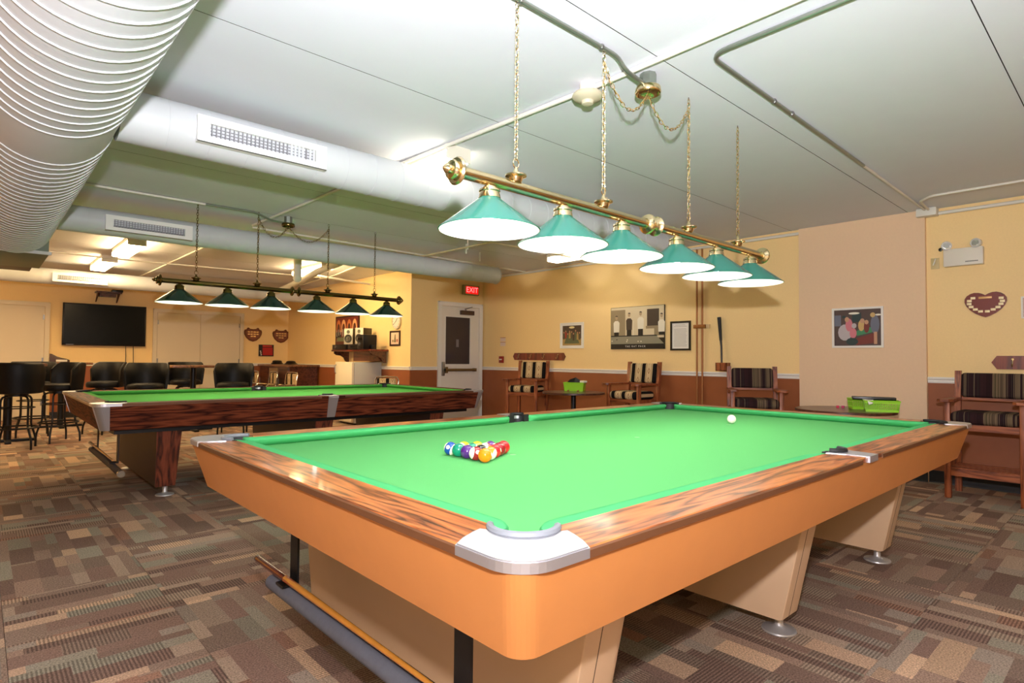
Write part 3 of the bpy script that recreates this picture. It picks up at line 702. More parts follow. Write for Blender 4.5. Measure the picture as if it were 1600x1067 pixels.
    def seg_apron(idx, mt, name, off=0.0):
        m = MB(); 
        ti = rr(i0+.018, .04); bi = rr(i1+.018, .04)
        secs = []
        for k in idx:
            k %= n
            def o_(P, Q):
                return P
            secs.append([(bot[k][0], bot[k][1], zb), (top[k][0], top[k][1], zt), (ti[k][0], ti[k][1], zt), (bi[k][0], bi[k][1], zb)])
        m.loft(secs); 
        return m
    q9 = 9
    # corner index ranges: each corner has 9 points; mid of arc = +4
    if near:
        for c0 in range(4):
            idx = list(range(c0*q9+4, c0*q9+9))+list(range(((c0+1) % 4)*q9+n, ((c0+1) % 4)*q9+5+n))
            seg_apron(idx, None, '').build('apron_panel', APRON, t, ang=30)
    else:
        for c0 in range(4):
            idx = [c0*q9+8, ((c0+1) % 4)*q9+n]
            seg_apron(idx, None, '').build('apron_panel', (DRAILX if c0 in (1, 3) else DRAILY), t, ang=30)
            m = seg_apron(list(range(c0*q9, c0*q9+9)), None, '')
            # widen with flat returns
            o = m.build('corner_plate', ALUS, t, ang=30)
            k0, k1 = c0*q9, c0*q9+8
            for (kk, nb_) in ((k0, (c0*q9-1) % n), (k1, (c0*q9+9) % n)):
                a_b, a_t = Vector(bot[kk]+(zb,)), Vector(top[kk]+(zt,)); d = (Vector(top[nb_]+(zt,))-a_t).normalized()
                nrm = Vector((top[kk][0]-L_/2, top[kk][1]-W/2, 0)); 
                out = Vector((0, 0, 0))
                if abs(d.x) > .5: out = Vector((0, 1 if nrm.y > 0 else -1, 0))
                else: out = Vector((1 if nrm.x > 0 else -1, 0, 0))
                m2 = MB(); w_ = .05; e_ = out*.0035
                v_ = .006; m2.loft([[a_b-e_, a_t-e_, a_t+e_*.9, a_b+e_*.9], [a_b+d*v_-e_, a_t+d*w_-e_, a_t+d*w_+e_*.9, a_b+d*v_+e_*.9]]); m2.build('plate_return', ALUS, o)
        for iy in (0, 1):
            s_ = 1 if iy == 0 else -1; yb_ = 0 if iy == 0 else W
            m = MB(); c = L_/2
            m.add([(c-.05, yb_+s_*(i0-.006), zt), (c+.05, yb_+s_*(i0-.006), zt), (c+.04, yb_+s_*(i1-.006), zb), (c-.04, yb_+s_*(i1-.006), zb), (c-.05, yb_+s_*(i0+.004), zt), (c+.05, yb_+s_*(i0+.004), zt), (c+.04, yb_+s_*(i1+.004), zb), (c-.04, yb_+s_*(i1+.004), zb)],
                  [(0, 1, 2, 3), (4, 7, 6, 5), (0, 4, 5, 1), (2, 6, 7, 3), (0, 3, 7, 4), (1, 5, 6, 2)])
            m.build('side_plate', ALUS, t)
    # underside box
    MB().box(.16, .16, .56, L_-.16, W-.16, .60).build('underframe', BLACKM, t)
    MB().box(.09, .09, .602, L_-.09, W-.09, .612).build('underside_board', mat('dark_board', (40, 30, 26), .8), t)
    # pedestals
    for xc in (.56, L_/2, L_-.56):
        hw = .1 if near else .095
        if near:
            def sec(z, y0, y1):
                r = .055; P = []
                for (cx, cy, a) in ((xc+hw-r, y0+r, -pi/2), (xc+hw-r, y1-r, 0), (xc-hw+.004, y1-.004, pi/2), (xc-hw+.004, y0+.004, pi)):
                    rr_ = r if cx > xc else .004
                    P += [(x, y, z) for x, y in arc(cx, cy, rr_, a, a+pi/2, 5)]
                return P
            m = MB(); m.loft([sec(.085, .33, W-.33), sec(.09, .318, W-.318), sec(.58, .215, W-.215)], smooth=True); p = m.build('pedestal', BEIGE, t, ang=35)
            for y0, y1 in ((.3, .2),):
                mm = MB()
                for s_, e_ in ((1, 0), (-1, W)):
                    mm.add([(xc-.035, e_+s_*.3172, .09), (xc-.0325, e_+s_*.3172, .09), (xc-.0325, e_+s_*.2142, .58), (xc-.035, e_+s_*.2142, .58), (xc-.035, e_+s_*.33, .09), (xc-.0325, e_+s_*.33, .09), (xc-.0325, e_+s_*.227, .58), (xc-.035, e_+s_*.227, .58)],
                           [(0, 1, 2, 3), (4, 7, 6, 5), (0, 4, 5, 1), (2, 6, 7, 3), (0, 3, 7, 4), (1, 5, 6, 2)])
                mm.build('panel_seam', mat('seam_dark', (70, 50, 40), .8), p)
        else:
            m = MB()
            m.add([(xc-hw+.01, .26, .085), (xc+hw-.03, .26, .085), (xc+hw-.03, W-.26, .085), (xc-hw+.01, W-.26, .085), (xc-hw, .2, .58), (xc+hw, .2, .58), (xc+hw, W-.2, .58), (xc-hw, W-.2, .58)],
                  [(0, 3, 2, 1), (4, 5, 6, 7), (0, 1, 5, 4), (1, 2, 6, 5), (2, 3, 7, 6), (3, 0, 4, 7)])
            m.m = [0, 0, 1, 0, 1, 0]; m.build('pedestal', [mat('dark_brown_sides', (44, 28, 26), .5), DRAILZ], t)  # broad sides dark brown, ends rosewood
        for yc in (.375, W-.375):
            f_ = MB().lathe([(.068, 0), (.072, .004), (.07, .01), (.04, .018), (.022, .024), (.018, .03), (.018, .086)], 28, T(xc, yc if near else (.32 if yc < 1 else W-.32), 0)).build('levelling_foot', ALU, t)
    # ball rack rail hung under the head end: two straps, a padded bar
    xr = .235
    for yy in (.46, 1.55):
        m = MB(); m.box(xr-.004, yy-.035, .30, xr+.004, yy+.035, .61); m.box(xr-.06, yy-.035, .292, xr+.004, yy+.035, .30); m.build('hanger_strap', BLACKM, t)
    m = MB(); m.tube([(xr-.03, .12, .255), (xr-.03, .5, .262), (xr-.03, 1.6, .262), (xr-.03, 1.70, .262)], .029 if near else .026, 16)
    m.build('padded_bar', mat('grey_foam_pad', (92, 94, 104), .85, noise=.15, nscale=40, bump=.6, bscale=80) if near else mat('brown_foam_pad', (66, 58, 58), .8), t)
    MB().tube([(xr-.03, .085, .255), (xr-.03, .12, .255)], .027, 14).build('bar_end', CHROME, t)
    # screws on aprons
    return t
tA = pool_table(0, 0, 'near pool table with tan orange apron, rosewood rails and bright green cloth', True)
tB = pool_table(-.064, 4.636, 'far pool table with dark wood apron and metal corner plates', False)
m = MB()
for x, y in ((1.0, 1.11), (1.9, 1.11), (2.9, 1.11)): m.lathe([(.014, ZB+.0002), (.014, ZB+.0008)], 14, T(x, y, 0))
m.build('cloth_spot', mat('spot_grey', (120, 170, 120), .8), tA)
# cue on the straps
def cue(x, y0, y1, z, label, par=None):
    t = empty('pool_cue', (x, 0, z), 0, label, 'cue')
    n = 10; ys = [y1+(y0-y1)*k/n for k in range(n+1)]; rs = [.0148-.009*k/n for k in range(n+1)]
    MB().tube([(0, ys[0], 0), (0, ys[0]+.001, 0), (0, ys[2], 0)][1:], [rs[0], rs[2]], 14).build('cue_butt', mat('cue_dark_red', (90, 24, 14), .2, coat=.6), t)
    MB().tube([(0, ys[2], 0), (0, ys[10], 0)], [rs[2], rs[10]], 14).build('cue_shaft', mat('cue_maple', (196, 130, 50), .25, coat=.5, noise=.2, nscale=20), t)
    MB().tube([(0, ys[0], 0), (0, ys[0]+.012, 0)], .015, 12).build('butt_cap', BLACKP, t)
    m = MB()
    for a in (0, pi/2, pi, 3*pi/2):
        M = T(0, ys[2], 0, 0, a); m.add([(-.006, .002, .0126), (.006, .002, .0126), (0, -.12, .0125)], [(0, 1, 2)], M)
    m.build('cue_points', mat('cue_point_red', (130, 34, 16), .3), t)
    return t
cue(.2, .35, 1.85, .3155, 'wooden cue with dark red butt lying on straps under the near table')
cue(.136, 5.1, 6.4, .3155, 'thin brown cue lying on straps under the far table')

# ------------------------------------------------------------------ balls
BR = .0286
def ball(x, y, color, stripe, rot, label, num=None, cue_=False, group='racked pool balls'):
    nm = 'ball_%s_%s' % ('s' if stripe else 'p', '_'.join(map(str, color)))
    if nm not in MATS:
        m = bpy.data.materials.new('pool_ball_resin'); m.use_nodes = True; nt = m.node_tree; b = nt.nodes['Principled BSDF']
        tc = nt.nodes.new('ShaderNodeTexCoord'); sp = nt.nodes.new('ShaderNodeSeparateXYZ'); nt.links.new(tc.outputs['Object'], sp.inputs[0])
        r = M_(nt, 'SQRT', M_(nt, 'ADD', M_(nt, 'POWER', sp.outputs[1], 2), M_(nt, 'POWER', sp.outputs[2], 2)))
        dot = M_(nt, 'LESS_THAN', r, .0085)
        white = dot
        if stripe: white = M_(nt, 'MAXIMUM', dot, M_(nt, 'GREATER_THAN', M_(nt, 'ABSOLUTE', sp.outputs[2]), .014))
        mx = nt.nodes.new('ShaderNodeMix'); mx.data_type = 'RGBA'; nt.links.new(white, mx.inputs[0])
        mx.inputs[6].default_value = rgba(color); mx.inputs[7].default_value = rgba((244, 238, 216))
        if cue_: mx.inputs[7].default_value = rgba(color)
        nt.links.new(mx.outputs[2], b.inputs['Base Color']); b.inputs['Roughness'].default_value = .12; b.inputs['Coat Weight'].default_value = .4
        MATS[nm] = m
    o = MB().sphere(BR, 32, 20).build('pool_ball', MATS[nm]); o.location = (x, y, ZB+BR); o.rotation_euler = rot
    tag(o, label, 'pool ball', group)
    if num:
        for sgn in (1, -1):
            text('ball_number', num, .011, BLACKP, o, Matrix.Translation((sgn*(BR+.0001), 0, 0)) @ Matrix.Rotation(sgn*pi/2, 4, 'Z') @ Matrix.Rotation(pi/2, 4, 'X'), .0001)
    return o
Y_, Bl, Rd, Pu, Or, Gr, Mr, Bk = (246, 206, 20), (20, 70, 150), (206, 26, 30), (74, 30, 110), (244, 130, 10), (10, 130, 100), (140, 20, 30), (16, 16, 18)
rows = [  # x step k: list of (colour, stripe, number, label)
 [(Or, 0, '5', 'solid orange ball at the near corner of the rack'), (Mr, 1, '15', 'maroon striped ball between the orange and purple balls'), (Pu, 0, '4', 'solid purple ball in the front row of the rack'), (Gr, 0, '6', 'solid green ball in the front row beside the blue striped one'), (Bl, 1, '10', 'blue striped ball at the left corner of the rack')],
 [(Or, 1, '13', 'mostly white striped ball right behind the orange ball'), (Bk, 0, '8', 'black ball hidden in the second row of the rack'), (Gr, 1, '14', 'green striped ball in the second row of the rack'), (Y_, 1, '9', 'yellow striped ball behind the green ball')],
 [(Rd, 0, '3', 'solid red ball on the right flank of the rack'), (Rd, 1, '11', 'red striped ball in the middle of the rack'), (Y_, 0, '1', 'solid yellow ball at the back of the rack')],
 [(Mr, 0, '7', 'solid maroon ball next to the rack apex'), (Pu, 1, '12', 'purple striped ball next to the rack apex')],
 [(Bl, 0, '2', 'ball at the apex of the rack farthest along the table')]]
rows[4][0] = (Rd, 0, '2', 'solid red ball at the apex of the rack, right end')
rows[2][0] = (Bl, 0, '3', 'solid blue ball on the right flank of the rack')
rows[2][0] = (Rd, 0, '3', 'solid red ball on the right flank of the rack')
k = 0
for i, row in enumerate(rows):
    for j, (c, s, num, lab) in enumerate(row):
        x = .785+i*.0499; y = 1.155+(j-(len(row)-1)/2)*.0576
        rot = (0, random.uniform(-.5, .5), -.67+random.uniform(-.35, .35)) if not s else (random.uniform(.9, 1.6), random.uniform(-.4, .4), random.uniform(-2.8, -1.2))
        ball(x, y, c, s, rot, lab, num)
ball(2.98, 1.13, (246, 240, 222), 0, (0, 0, 0), 'white cue ball alone near the far end of the near table', cue_=True, group='cue ball')

# ------------------------------------------------------------------ spectator chairs
def spectator_chair(x, y, th, label, fabric, zt=1.12):
    # local +x is where the sitter looks
    t = empty('spectator_chair', (x, y, 0), pi+math.radians(th), label, 'chair', 'raised wooden spectator chairs')
    w_, d_ = .28, .23; p = .024
    for s in (-1, 1):
        m = MB(); y0 = s*(w_-p)
        m.rbox(d_-2*p, y0-p, 0, d_, y0+p, .845, .006); m.build('leg', OAK, t)
        m = MB(); m.loft([[(-d_+a, y0+b, 0) for a, b in ((0, -p), (2*p, -p), (2*p, p), (0, p))], [(-d_+a, y0+b, .68) for a, b in ((0, -p), (2*p, -p), (2*p, p), (0, p))], [(-d_-.05+a, y0+b, zt) for a, b in ((0, -p), (2*p*.9, -p), (2*p*.9, p), (0, p))]]); m.build('back_post', OAK, t)
        ar = [(-d_+.0, .03), (-d_, -.03), (0, -.034), (d_-.06, -.05), (d_+.06, -.058), (d_+.085, -.03), (d_+.085, .03), (d_+.06, .058), (d_-.06, .05), (0, .034)]
        MB().prism([(a, y0+b) for a, b in ar], .845, .868).build('armrest', OAKY, t)
        MB().box(-d_+.04, y0-.012, .60, d_-.04, y0+.012, .655).build('seat_rail', OAK, t)
        MB().box(-d_+.04, y0-.012, .215, d_-.04, y0+.012, .255).build('side_stretcher', OAK, t)
    MB().box(d_-.04, -w_+.04, .60, d_-.012, w_-.04, .655).build('seat_rail', OAKY, t)
    MB().box(-d_+.012, -w_+.04, .60, -d_+.04, w_-.04, .655).build('seat_rail', OAKY, t)
    MB().box(d_-.04, -w_+.04, .20, d_-.008, w_-.04, .262).build('footrest_rail', OAKY, t)
    for k in range(5):
        xx = -d_+.06+k*.078; MB().box(xx, -w_+.03, .256, xx+.055, w_-.03, .268).build('footrest_slat', OAKY, t)
    MB().box(-d_-.02, -w_+.04, .845, -d_+.01, w_-.04, .87).build('back_rail', OAKY, t)
    m = MB(); m.rbox(-d_+.05, -w_+.045, .655, d_+.016, w_-.045, .762, .042, seg=3); m.build('seat_cushion', fabric, t)
    M = T(-d_+.0, 0, .87, 0, -.13); m = MB(); m.rbox(-.03, -w_+.052, 0, .045, w_-.052, zt-.89, .026, M, seg=3); m.build('back_cushion', fabric, t)
    return t
spectator_chair(5.97, 6.19, 20, 'wooden spectator chair under the hook rack, tan and black patterned cushions', NATIVE, 1.165)
spectator_chair(6.02, 4.12, -2, 'wooden spectator chair right of the basket table, tan and black patterned cushions', NATIVE, 1.165)
spectator_chair(5.935, 2.36, 32, 'wooden spectator chair with dark striped cushions below the black cue holder', SERAPE, 1.125)
spectator_chair(5.85, .225, 0, 'wooden spectator chair at the right edge with dark striped cushions and footrest', SERAPE, 1.115)

# ------------------------------------------------------------------ round tables and baskets
def round_table(x, y, z, r, label):
    t = empty('round_table', (x, y, 0), 0, label, 'table')
    MB().lathe([(r-.01, z-.028), (r, z-.024), (r, z-.004), (r-.004, z)], 48).build('tabletop', DKWOOD, t)
    MB().tube([(0, 0, .03), (0, 0, z-.03)], .035, 16).build('column', BLACKM, t)
    MB().lathe([(.24, 0), (.24, .012), (.06, .035), (.04, .05)], 32).build('base', BLACKM, t)
    return t
round_table(5.30, 1.20, .745, .42, 'dark round table in front of the wall column holding two green baskets')
round_table(5.5, 4.76, .735, .44, 'dark round table between two patterned chairs holding one green basket')
def basket(x, y, z, L_, W, H, rz, label, holes=True):
    t = empty('plastic_basket', (x, y, z), rz, label, 'basket', 'lime green baskets')
    m = MB(); n = 9
    def wall_(x0, y0, x1, y1, nh):
        # pierced wall made of strips
        dx, dy = (x1-x0), (y1-y0); ln = math.hypot(dx, dy); ux, uy = dx/ln, dy/ln; nx, ny = -uy, ux; th = .002
        def strip(a, b, z0, z1):
            f = 1+.1*(z0/H); g = 1+.1*(z1/H)
            P = [(x0+ux*a, y0+uy*a), (x0+ux*b, y0+uy*b)]
            vs = []
            for (px_, py_) in P:
                for (zz, s_) in ((z0, f), (z1, g)):
                    vs.append((px_*s_, py_*s_, zz)); vs.append((px_*s_+nx*th, py_*s_+ny*th, zz))
            m.add(vs, [(0, 4, 6, 2), (1, 3, 7, 5), (0, 2, 3, 1), (4, 5, 7, 6), (0, 1, 5, 4), (2, 6, 7, 3)])
        if nh == 0: strip(0, ln, 0, H); return
        strip(0, ln, 0, H*.2); strip(0, ln, H*.78, H)
        for zz in (H*.39, H*.58): strip(0, ln, zz-H*.035, zz+H*.035)
        for k in range(nh+1):
            a = ln*k/nh; strip(max(0, a-.0035), min(ln, a+.0035), H*.2, H*.78)
    a, b = L_/2, W/2; nh = int(L_/.016) if holes else 0; nw = int(W/.016) if holes else 0
    wall_(-a, -b, a, -b, nh); wall_(a, -b, a, b, nw); wall_(a, b, -a, b, nh); wall_(-a, b, -a, -b, nw); m.box(-a, -b, 0, a, b, .003)
    m.build('basket_body', LIME, t)
    g = 1.1; rim = [(-a*g, -b*g, H), (a*g, -b*g, H), (a*g, b*g, H), (-a*g, b*g, H)]
    m = MB(); 
    for k in range(4): m.tube([rim[k], rim[(k+1) % 4]], .005, 6)
    m.build('basket_rim', LIME, t)
    return t
BRZ = math.radians(-62)
basket(5.30, .90, .745, .25, .17, .095, math.radians(-70), 'pierced lime green basket in front, white cloth over its edge')
basket(5.50, 1.10, .745, .22, .16, .095, math.radians(-60), 'pierced lime green basket behind, left of the front one')
t = empty('black_case', (5.37, .98, .843), math.radians(-68), 'flat black case lying across the two green baskets', 'case')
MB().rbox(-.17, -.06, 0, .17, .06, .026, .004).build('case_body', BLACKP, t); MB().box(-.171, -.061, .012, .171, .061, .014).build('case_seam', mat('seam_grey', (50, 50, 52), .5), t)
t = MB().loft([[(5.20, 1.0, .846), (5.26, 1.04, .852), (5.262, 1.041, .849), (5.202, 1.001, .843)], [(5.17, .97, .842), (5.22, .94, .85), (5.222, .941, .847), (5.172, .971, .839)], [(5.155, .955, .81), (5.18, .93, .82), (5.182, .931, .817), (5.157, .956, .807)]]).build('cleaning_cloth', PAPER); tag(t, 'small white cloth hanging over the front basket edge', 'cloth')
for k, (x, y, c) in enumerate(((5.42, 1.30, (214, 60, 90)), (5.445, 1.262, (200, 70, 110)))):
    t = empty('chalk_cube', (x, y, .745), .5+k, ['pink chalk cube on the round table, the left of two', 'pink chalk cube on the round table beside the basket'][k], 'chalk')
    MB().rbox(-.011, -.011, 0, .011, .011, .022, .0015).build('chalk_block', mat('chalk_pink%d' % k, c, .9), t); MB().lathe([(.007, .0221), (.004, .0225)], 12).build('chalk_dimple', mat('chalk_pale', (230, 170, 190), .9), t)
basket(5.72, 4.93, .735, .27, .18, .12, math.radians(-60), 'solid sided lime green basket on the table between the patterned chairs', False)
t = MB().loft([[(5.66+dx, 5.02+dy, z) for dx, dy, z in ((0, 0, .86), (.03, -.02, .90), (.05, -.01, .87))], [(5.69+dx, 4.93+dy, z) for dx, dy, z in ((0, 0, .85), (.03, -.02, .93), (.06, -.01, .86))], [(5.74+dx, 4.84+dy, z) for dx, dy, z in ((0, 0, .84), (.02, -.02, .87), (.04, -.01, .84))]]).build('table_brush', BLACKP); tag(t, 'black brush heaped in the solid green basket', 'brush')
t = MB().rbox(5.72, 4.76, .856, 5.80, 4.84, .885, .008).build('folded_rag', PAPER); tag(t, 'small white rag on the corner of the solid green basket', 'cloth')
for k, (x, y) in enumerate(((5.50, 4.86), (5.56, 4.73))):
    t = empty('chalk_cube', (x, y, .735), .3, ['brown chalk cube left on the basket table edge', 'brown chalk cube right on the basket table edge'][k], 'chalk')
    MB().rbox(-.011, -.011, 0, .011, .011, .022, .0015).build('chalk_block', mat('chalk_tan', (150, 100, 60), .9), t); MB().lathe([(.007, .0221), (.004, .0225)], 12).build('chalk_dimple', mat('chalk_pale', (230, 170, 190), .9), t)

# ------------------------------------------------------------------ wall things on the right wall
# helper frame: local u runs along -y (image right), v up, facing -x
def W_(y, z, d=0, x=WX): # matrix mapping (u, v, n) -> world at wall x = const
    return Matrix(((0, 0, -1, x-d), (-1, 0, 0, y), (0, 1, 0, z), (0, 0, 0, 1)))
def WT(xx, z, d=0, yv=TY):
    return Matrix(((1, 0, 0, xx), (0, 0, -1, yv-d), (0, 1, 0, z), (0, 0, 0, 1)))
def wthing(name, M, label, cat, group=None):
    o = bpy.data.objects.new(name, None); COL.objects.link(o); o.matrix_world = M; o.empty_display_size = .05
    return tag(o, label, cat, group)
def art(par, name, shapes, mats, dz=.0006, z0=.0):
    m = MB()
    for k, (poly, mi) in enumerate(shapes):
        m.prism(poly, z0, z0+dz*(k+1), None, mi)
    return m.build(name, mats, par)
def rect(x0, y0, x1, y1): return [(x0, y0), (x1, y0), (x1, y1), (x0, y1)]
def ell(cx, cy, a, b, n=14, a0=0, a1=2*pi):
    return [(cx+a*math.cos(a0+(a1-a0)*k/n), cy+b*math.sin(a0+(a1-a0)*k/n)) for k in range(n)]
def frame(par, w_, h_, b_, m_, d_=.018):
    g = MB(); g.box(-w_/2, -h_/2, 0, -w_/2+b_, h_/2, d_); g.box(w_/2-b_, -h_/2, 0, w_/2, h_/2, d_); g.box(-w_/2+b_, -h_/2, 0, w_/2-b_, -h_/2+b_, d_); g.box(-w_/2+b_, h_/2-b_, 0, w_/2-b_, h_/2, d_)
    return g.build('picture_frame', m_, par)
def cm(n, c): return mat('print_'+n, c, .5)
# hook racks
def hook_rack(y, z, L_, label, ends):
    t = wthing('coat_hook_rack', W_(y, z, .0), label, 'hook rack')
    h = .062; a = L_/2; pl = [(-a, 0), (-a+.04, -h), (a-.04, -h), (a, 0), (a-.04, h), (-a+.04, h)]
    MB().prism(pl, .0, .02).build('backboard', CHERRY, t)
    n = 4
    for k in range(n):
        u = -a+L_*(k+.5)/n*1.0 if n == 4 else 0
        p = [(u, .03, .02), (u, .03, .03), (u, -.005, .035), (u, -.03, .045), (u, -.035, .065), (u, -.015, .075)]
        hk = MB().tube(p, .005, 8).build('coat_hook', BRASS, t)
        MB().lathe([(.012, .02), (.01, .024)], 12, T(u, .03, 0)).build('hook_plate', BRASS, hk)
    return t
hook_rack(6.31, 1.237, 1.25, 'cherry wood hook rack with four brass hooks above the patterned chair', 1)
hook_rack(-.35, 1.194, 1.24, 'reddish hook rack above the spectator chair at the right edge', 1)
# poster with pool players (generic figures), black band with words
t = wthing('wall_poster', W_(4.285, 1.66, 0), 'large black and white poster of four pool players with black caption band', 'poster')
MB().box(-.466, -.31, 0, .466, .31, .022).build('poster_board', BLACKP, t)
cs = [cm('sepia_light', (214, 200, 168)), cm('sepia_mid', (150, 134, 104)), cm('sepia_dark', (70, 58, 48)), cm('near_black', (18, 16, 16)), cm('cream_shirt', (232, 226, 206)), cm('cloth_grey', (140, 136, 116)), cm('skin_sepia', (180, 156, 124))]
S = [(rect(-.46, -.15, .46, .305), 0), (rect(-.46, -.15, -.2, .27), 1), (rect(-.19, -.1, .1, .26), 0), (rect(.18, .02, .38, .26), 2), (rect(.16, -.02, .42, .02), 1), (rect(.3, -.12, .46, .02), 1)]
def fig(u, top, sh, coat, legs, w=.055):
    return [(ell(u, top, .022, .03), 6), (ell(u, top+.014, .024, .02, 10, 0, pi), 2), ([(u-w, sh-.03), (u-w*.5, sh), (u+w*.5, sh), (u+w, sh-.03), (u+w*.9, sh-.17), (u-w*.9, sh-.17)], coat), (rect(u-w*.75, -.11, u+w*.75, sh-.17), legs)]
for a in ((-.36, .155, .11, 4, 3), (-.13, .19, .14, 2, 3), (.07, .2, .15, 4, 3), (.42, .16, .1, 4, 3)): S += fig(*a)
S += [(rect(-.13+.075, -.13, -.13+.08, .1), 4), ([(-.46, -.235), (.46, -.235), (.33, -.115), (-.46, -.115)], 5), ([(-.46, -.125), (.36, -.125), (.34, -.11), (-.46, -.11)], 3), (ell(-.44, -.19, .009, .009), 4), (ell(-.17, -.2, .009, .009), 4), (ell(.03, -.2, .009, .009), 4), (ell(.08, -.2, .009, .009), 4), (ell(-.35, -.17, .009, .009), 3), (ell(-.16, -.175, .009, .009), 4), (rect(-.46, -.305, .46, -.235), 3)]
art(t, 'poster_print', S, cs, .00012, .0221)
text('caption', 'T H E   R A T   P A C K', .036, mat('print_white', (235, 232, 226), .6), t, Matrix.Translation((-.02, -.272, .0275)), .0004)
# framed certificate
t = wthing('framed_notice', W_(3.575, 1.525, 0), 'black framed page of printed text beside the brown pipes', 'framed notice')
frame(t, .31, .40, .026, BLACKP); MB().box(-.13, -.175, .002, .13, .175, .008).build('printed_page', PAPER, t)
m = MB()
for k in range(17):
    v = .145-.018*k
    if k in (2,): continue
    m.box(-.10+(.02 if k == 0 else 0), v, .0082, .10-.02*random.random()-(.02 if k == 0 else 0), v+.004, .0086)
tag(m.build('text_lines', mat('print_greyline', (150, 146, 138), .8), t), kind='stuff')
# small colourful group picture
t = wthing('framed_picture', W_(5.55, 1.578, 0), 'small pale framed picture of a crowded card room, above the hook rack end', 'picture')
frame(t, .50, .415, .018, PAPER); MB().box(-.235, -.195, .002, .235, .195, .008).build('picture_mat', PAPER, t)
cs = [cm('olive_dark', (84, 72, 48)), cm('brown_dark', (62, 42, 30)), cm('red_spot', (160, 44, 36)), cm('ochre', (168, 138, 76)), cm('greenish', (84, 92, 60)), cm('skin_warm', (178, 128, 92)), cm('lamp_pale', (224, 208, 150))]
S = [(rect(-.2, -.16, .2, .16), 1), (rect(-.2, -.16, .2, -.05), 3), ([(-.16, -.13), (.16, -.13), (.12, -.03), (-.12, -.03)], 4), (ell(0, .13, .06, .018), 6)]
for k in range(9):
    u = -.17+.042*k; v = .05+.025*math.sin(k*2.3); S += [(rect(u-.018, v-.11, u+.018, v-.015), (0, 2, 4, 3, 0, 1, 4, 3, 0)[k]), (ell(u, v, .012, .015, 10), 5)]
art(t, 'picture_print', S, cs, .00015, .0081)
# picture on the column
t = wthing('framed_picture', W_(1.392, 1.56, .05), 'white framed pool hall painting hung on the peach column', 'picture')
frame(t, .50, .435, .022, WHITE); cs = [cm('dim_brown', (84, 66, 62)), cm('pink_shirt', (206, 120, 130)), cm('grey_blue', (110, 114, 130)), cm('table_green', (70, 140, 96)), cm('table_red', (122, 52, 44)), cm('skin_tan', (196, 150, 118)), cm('pale_grey', (186, 176, 178)), cm('lamp_white', (236, 232, 214)), cm('dark_teal', (44, 62, 62)), cm('blond', (206, 170, 110))]
MB().box(-.23, -.197, .002, .23, .197, .008).build('picture_backing', cs[0], t)
S = [(rect(-.228, -.195, .228, .195), 0), (rect(-.225, .02, -.16, .14), 2), (rect(-.05, .06, .04, .16), 8), (ell(-.03, .155, .055, .012), 7), (ell(.2, .13, .03, .01), 7),
     ([(0, -.09), (.16, -.05), (.14, .0), (.05, .0), (-.02, -.05)], 3), ([(-.02, -.12), (.17, -.06), (.16, -.17), (-.01, -.19)], 4),
     (ell(-.12, -.05, .07, .09), 6), (ell(-.08, .03, .035, .07), 1), (ell(-.1, .09, .022, .028), 5), (ell(-.13, .12, .02, .014), 8), (ell(-.04, -.06, .035, .055), 1), (ell(-.03, .02, .024, .028), 6),
     (ell(.04, .02, .03, .06), 9), (ell(.05, .07, .022, .026), 5), (ell(.09, .0, .026, .06), 4), (ell(.09, .055, .02, .024), 5), (ell(.17, .03, .042, .1), 2), (ell(.15, .13, .024, .026), 9), (rect(.16, -.18, .19, -.05), 5), (ell(-.05, -.15, .06, .04), 8)]
art(t, 'picture_print', S, cs, .00015, .0081)
# notices and fire alarm
for k, (z, lab) in enumerate(((1.545, 'upper small white and red notice on the wall by the exit corner'), (1.462, 'lower small white and red notice on the wall by the exit corner'))):
    t = wthing('wall_notice', W_(7.23, z, 0), lab, 'notice', 'paired notices by the exit corner')
    MB().box(-.07, -.036, 0, .07, .036, .003).build('notice_card', mat('notice_pink', (230, 206, 196), .7), t)
    MB().box(-.07, .028, .003, .07, .036, .0036).build('notice_band', mat('notice_red', (150, 50, 50), .7), t)
t = wthing('fire_alarm_station', W_(7.255, 1.18, 0), 'small red fire alarm pull station below the notices', 'fire alarm')
MB().rbox(-.055, -.06, 0, .055, .06, .03, .006).build('alarm_box', mat('alarm_red', (150, 30, 24), .4), t); MB().box(-.03, -.008, .03, .03, .012, .04).build('pull_handle', PAPER, t)
# brown vertical pipes
t = empty('wall_pipes', (0, 0, 0), 0, 'pair of thin brown pipes running up the right wall with a clamp', 'pipe')
for y in (3.315, 3.238): MB().tube([(6.32, y, 0), (6.32, y, 2.68)], .0125, 10).build('pipe_run', COPPER, t)
MB().rbox(6.30, 3.19, 1.615, 6.35, 3.36, 1.665, .005).build('clamp_box', COPPER, t)
MB().rbox(6.315, 3.14, 1.615, 6.35, 3.185, 1.665, .004).build('thermostat_cap', mat('box_tan', (206, 180, 136), .5), t)
# cue holder with black tapered stick
t = empty('cue_holder', (6.30, 2.94, 1.06), 0, 'small square wooden cue holder above the chair with dark stripes', 'holder')
m = MB(); a = .075; h = .105
m.box(-.05, -a, 0, .05, a, .008); m.box(-.05, -a, 0, -.042, a, h); m.box(.042, -a, 0, .05, a, h); m.box(-.05, -a, 0, .05, -a+.008, h); m.box(-.05, a-.008, 0, .05, a, h); m.build('holder_box', OAK, t)
t = empty('cue_extension', (6.30, 2.955, 1.07), 0, 'black tapered cue extension standing in the wooden holder', 'cue extension')
MB().tube([(0, 0, 0), (.01, .01, .30), (.015, .02, .38)], [.011, .0125, .0145], 12).build('stick_shaft', BLACKP, t)
MB().tube([(.015, .02, .38), (.03, .05, .665), (.03, .051, .68)], [.0175, .024, .024], 14).build('stick_grip', RUB, t)
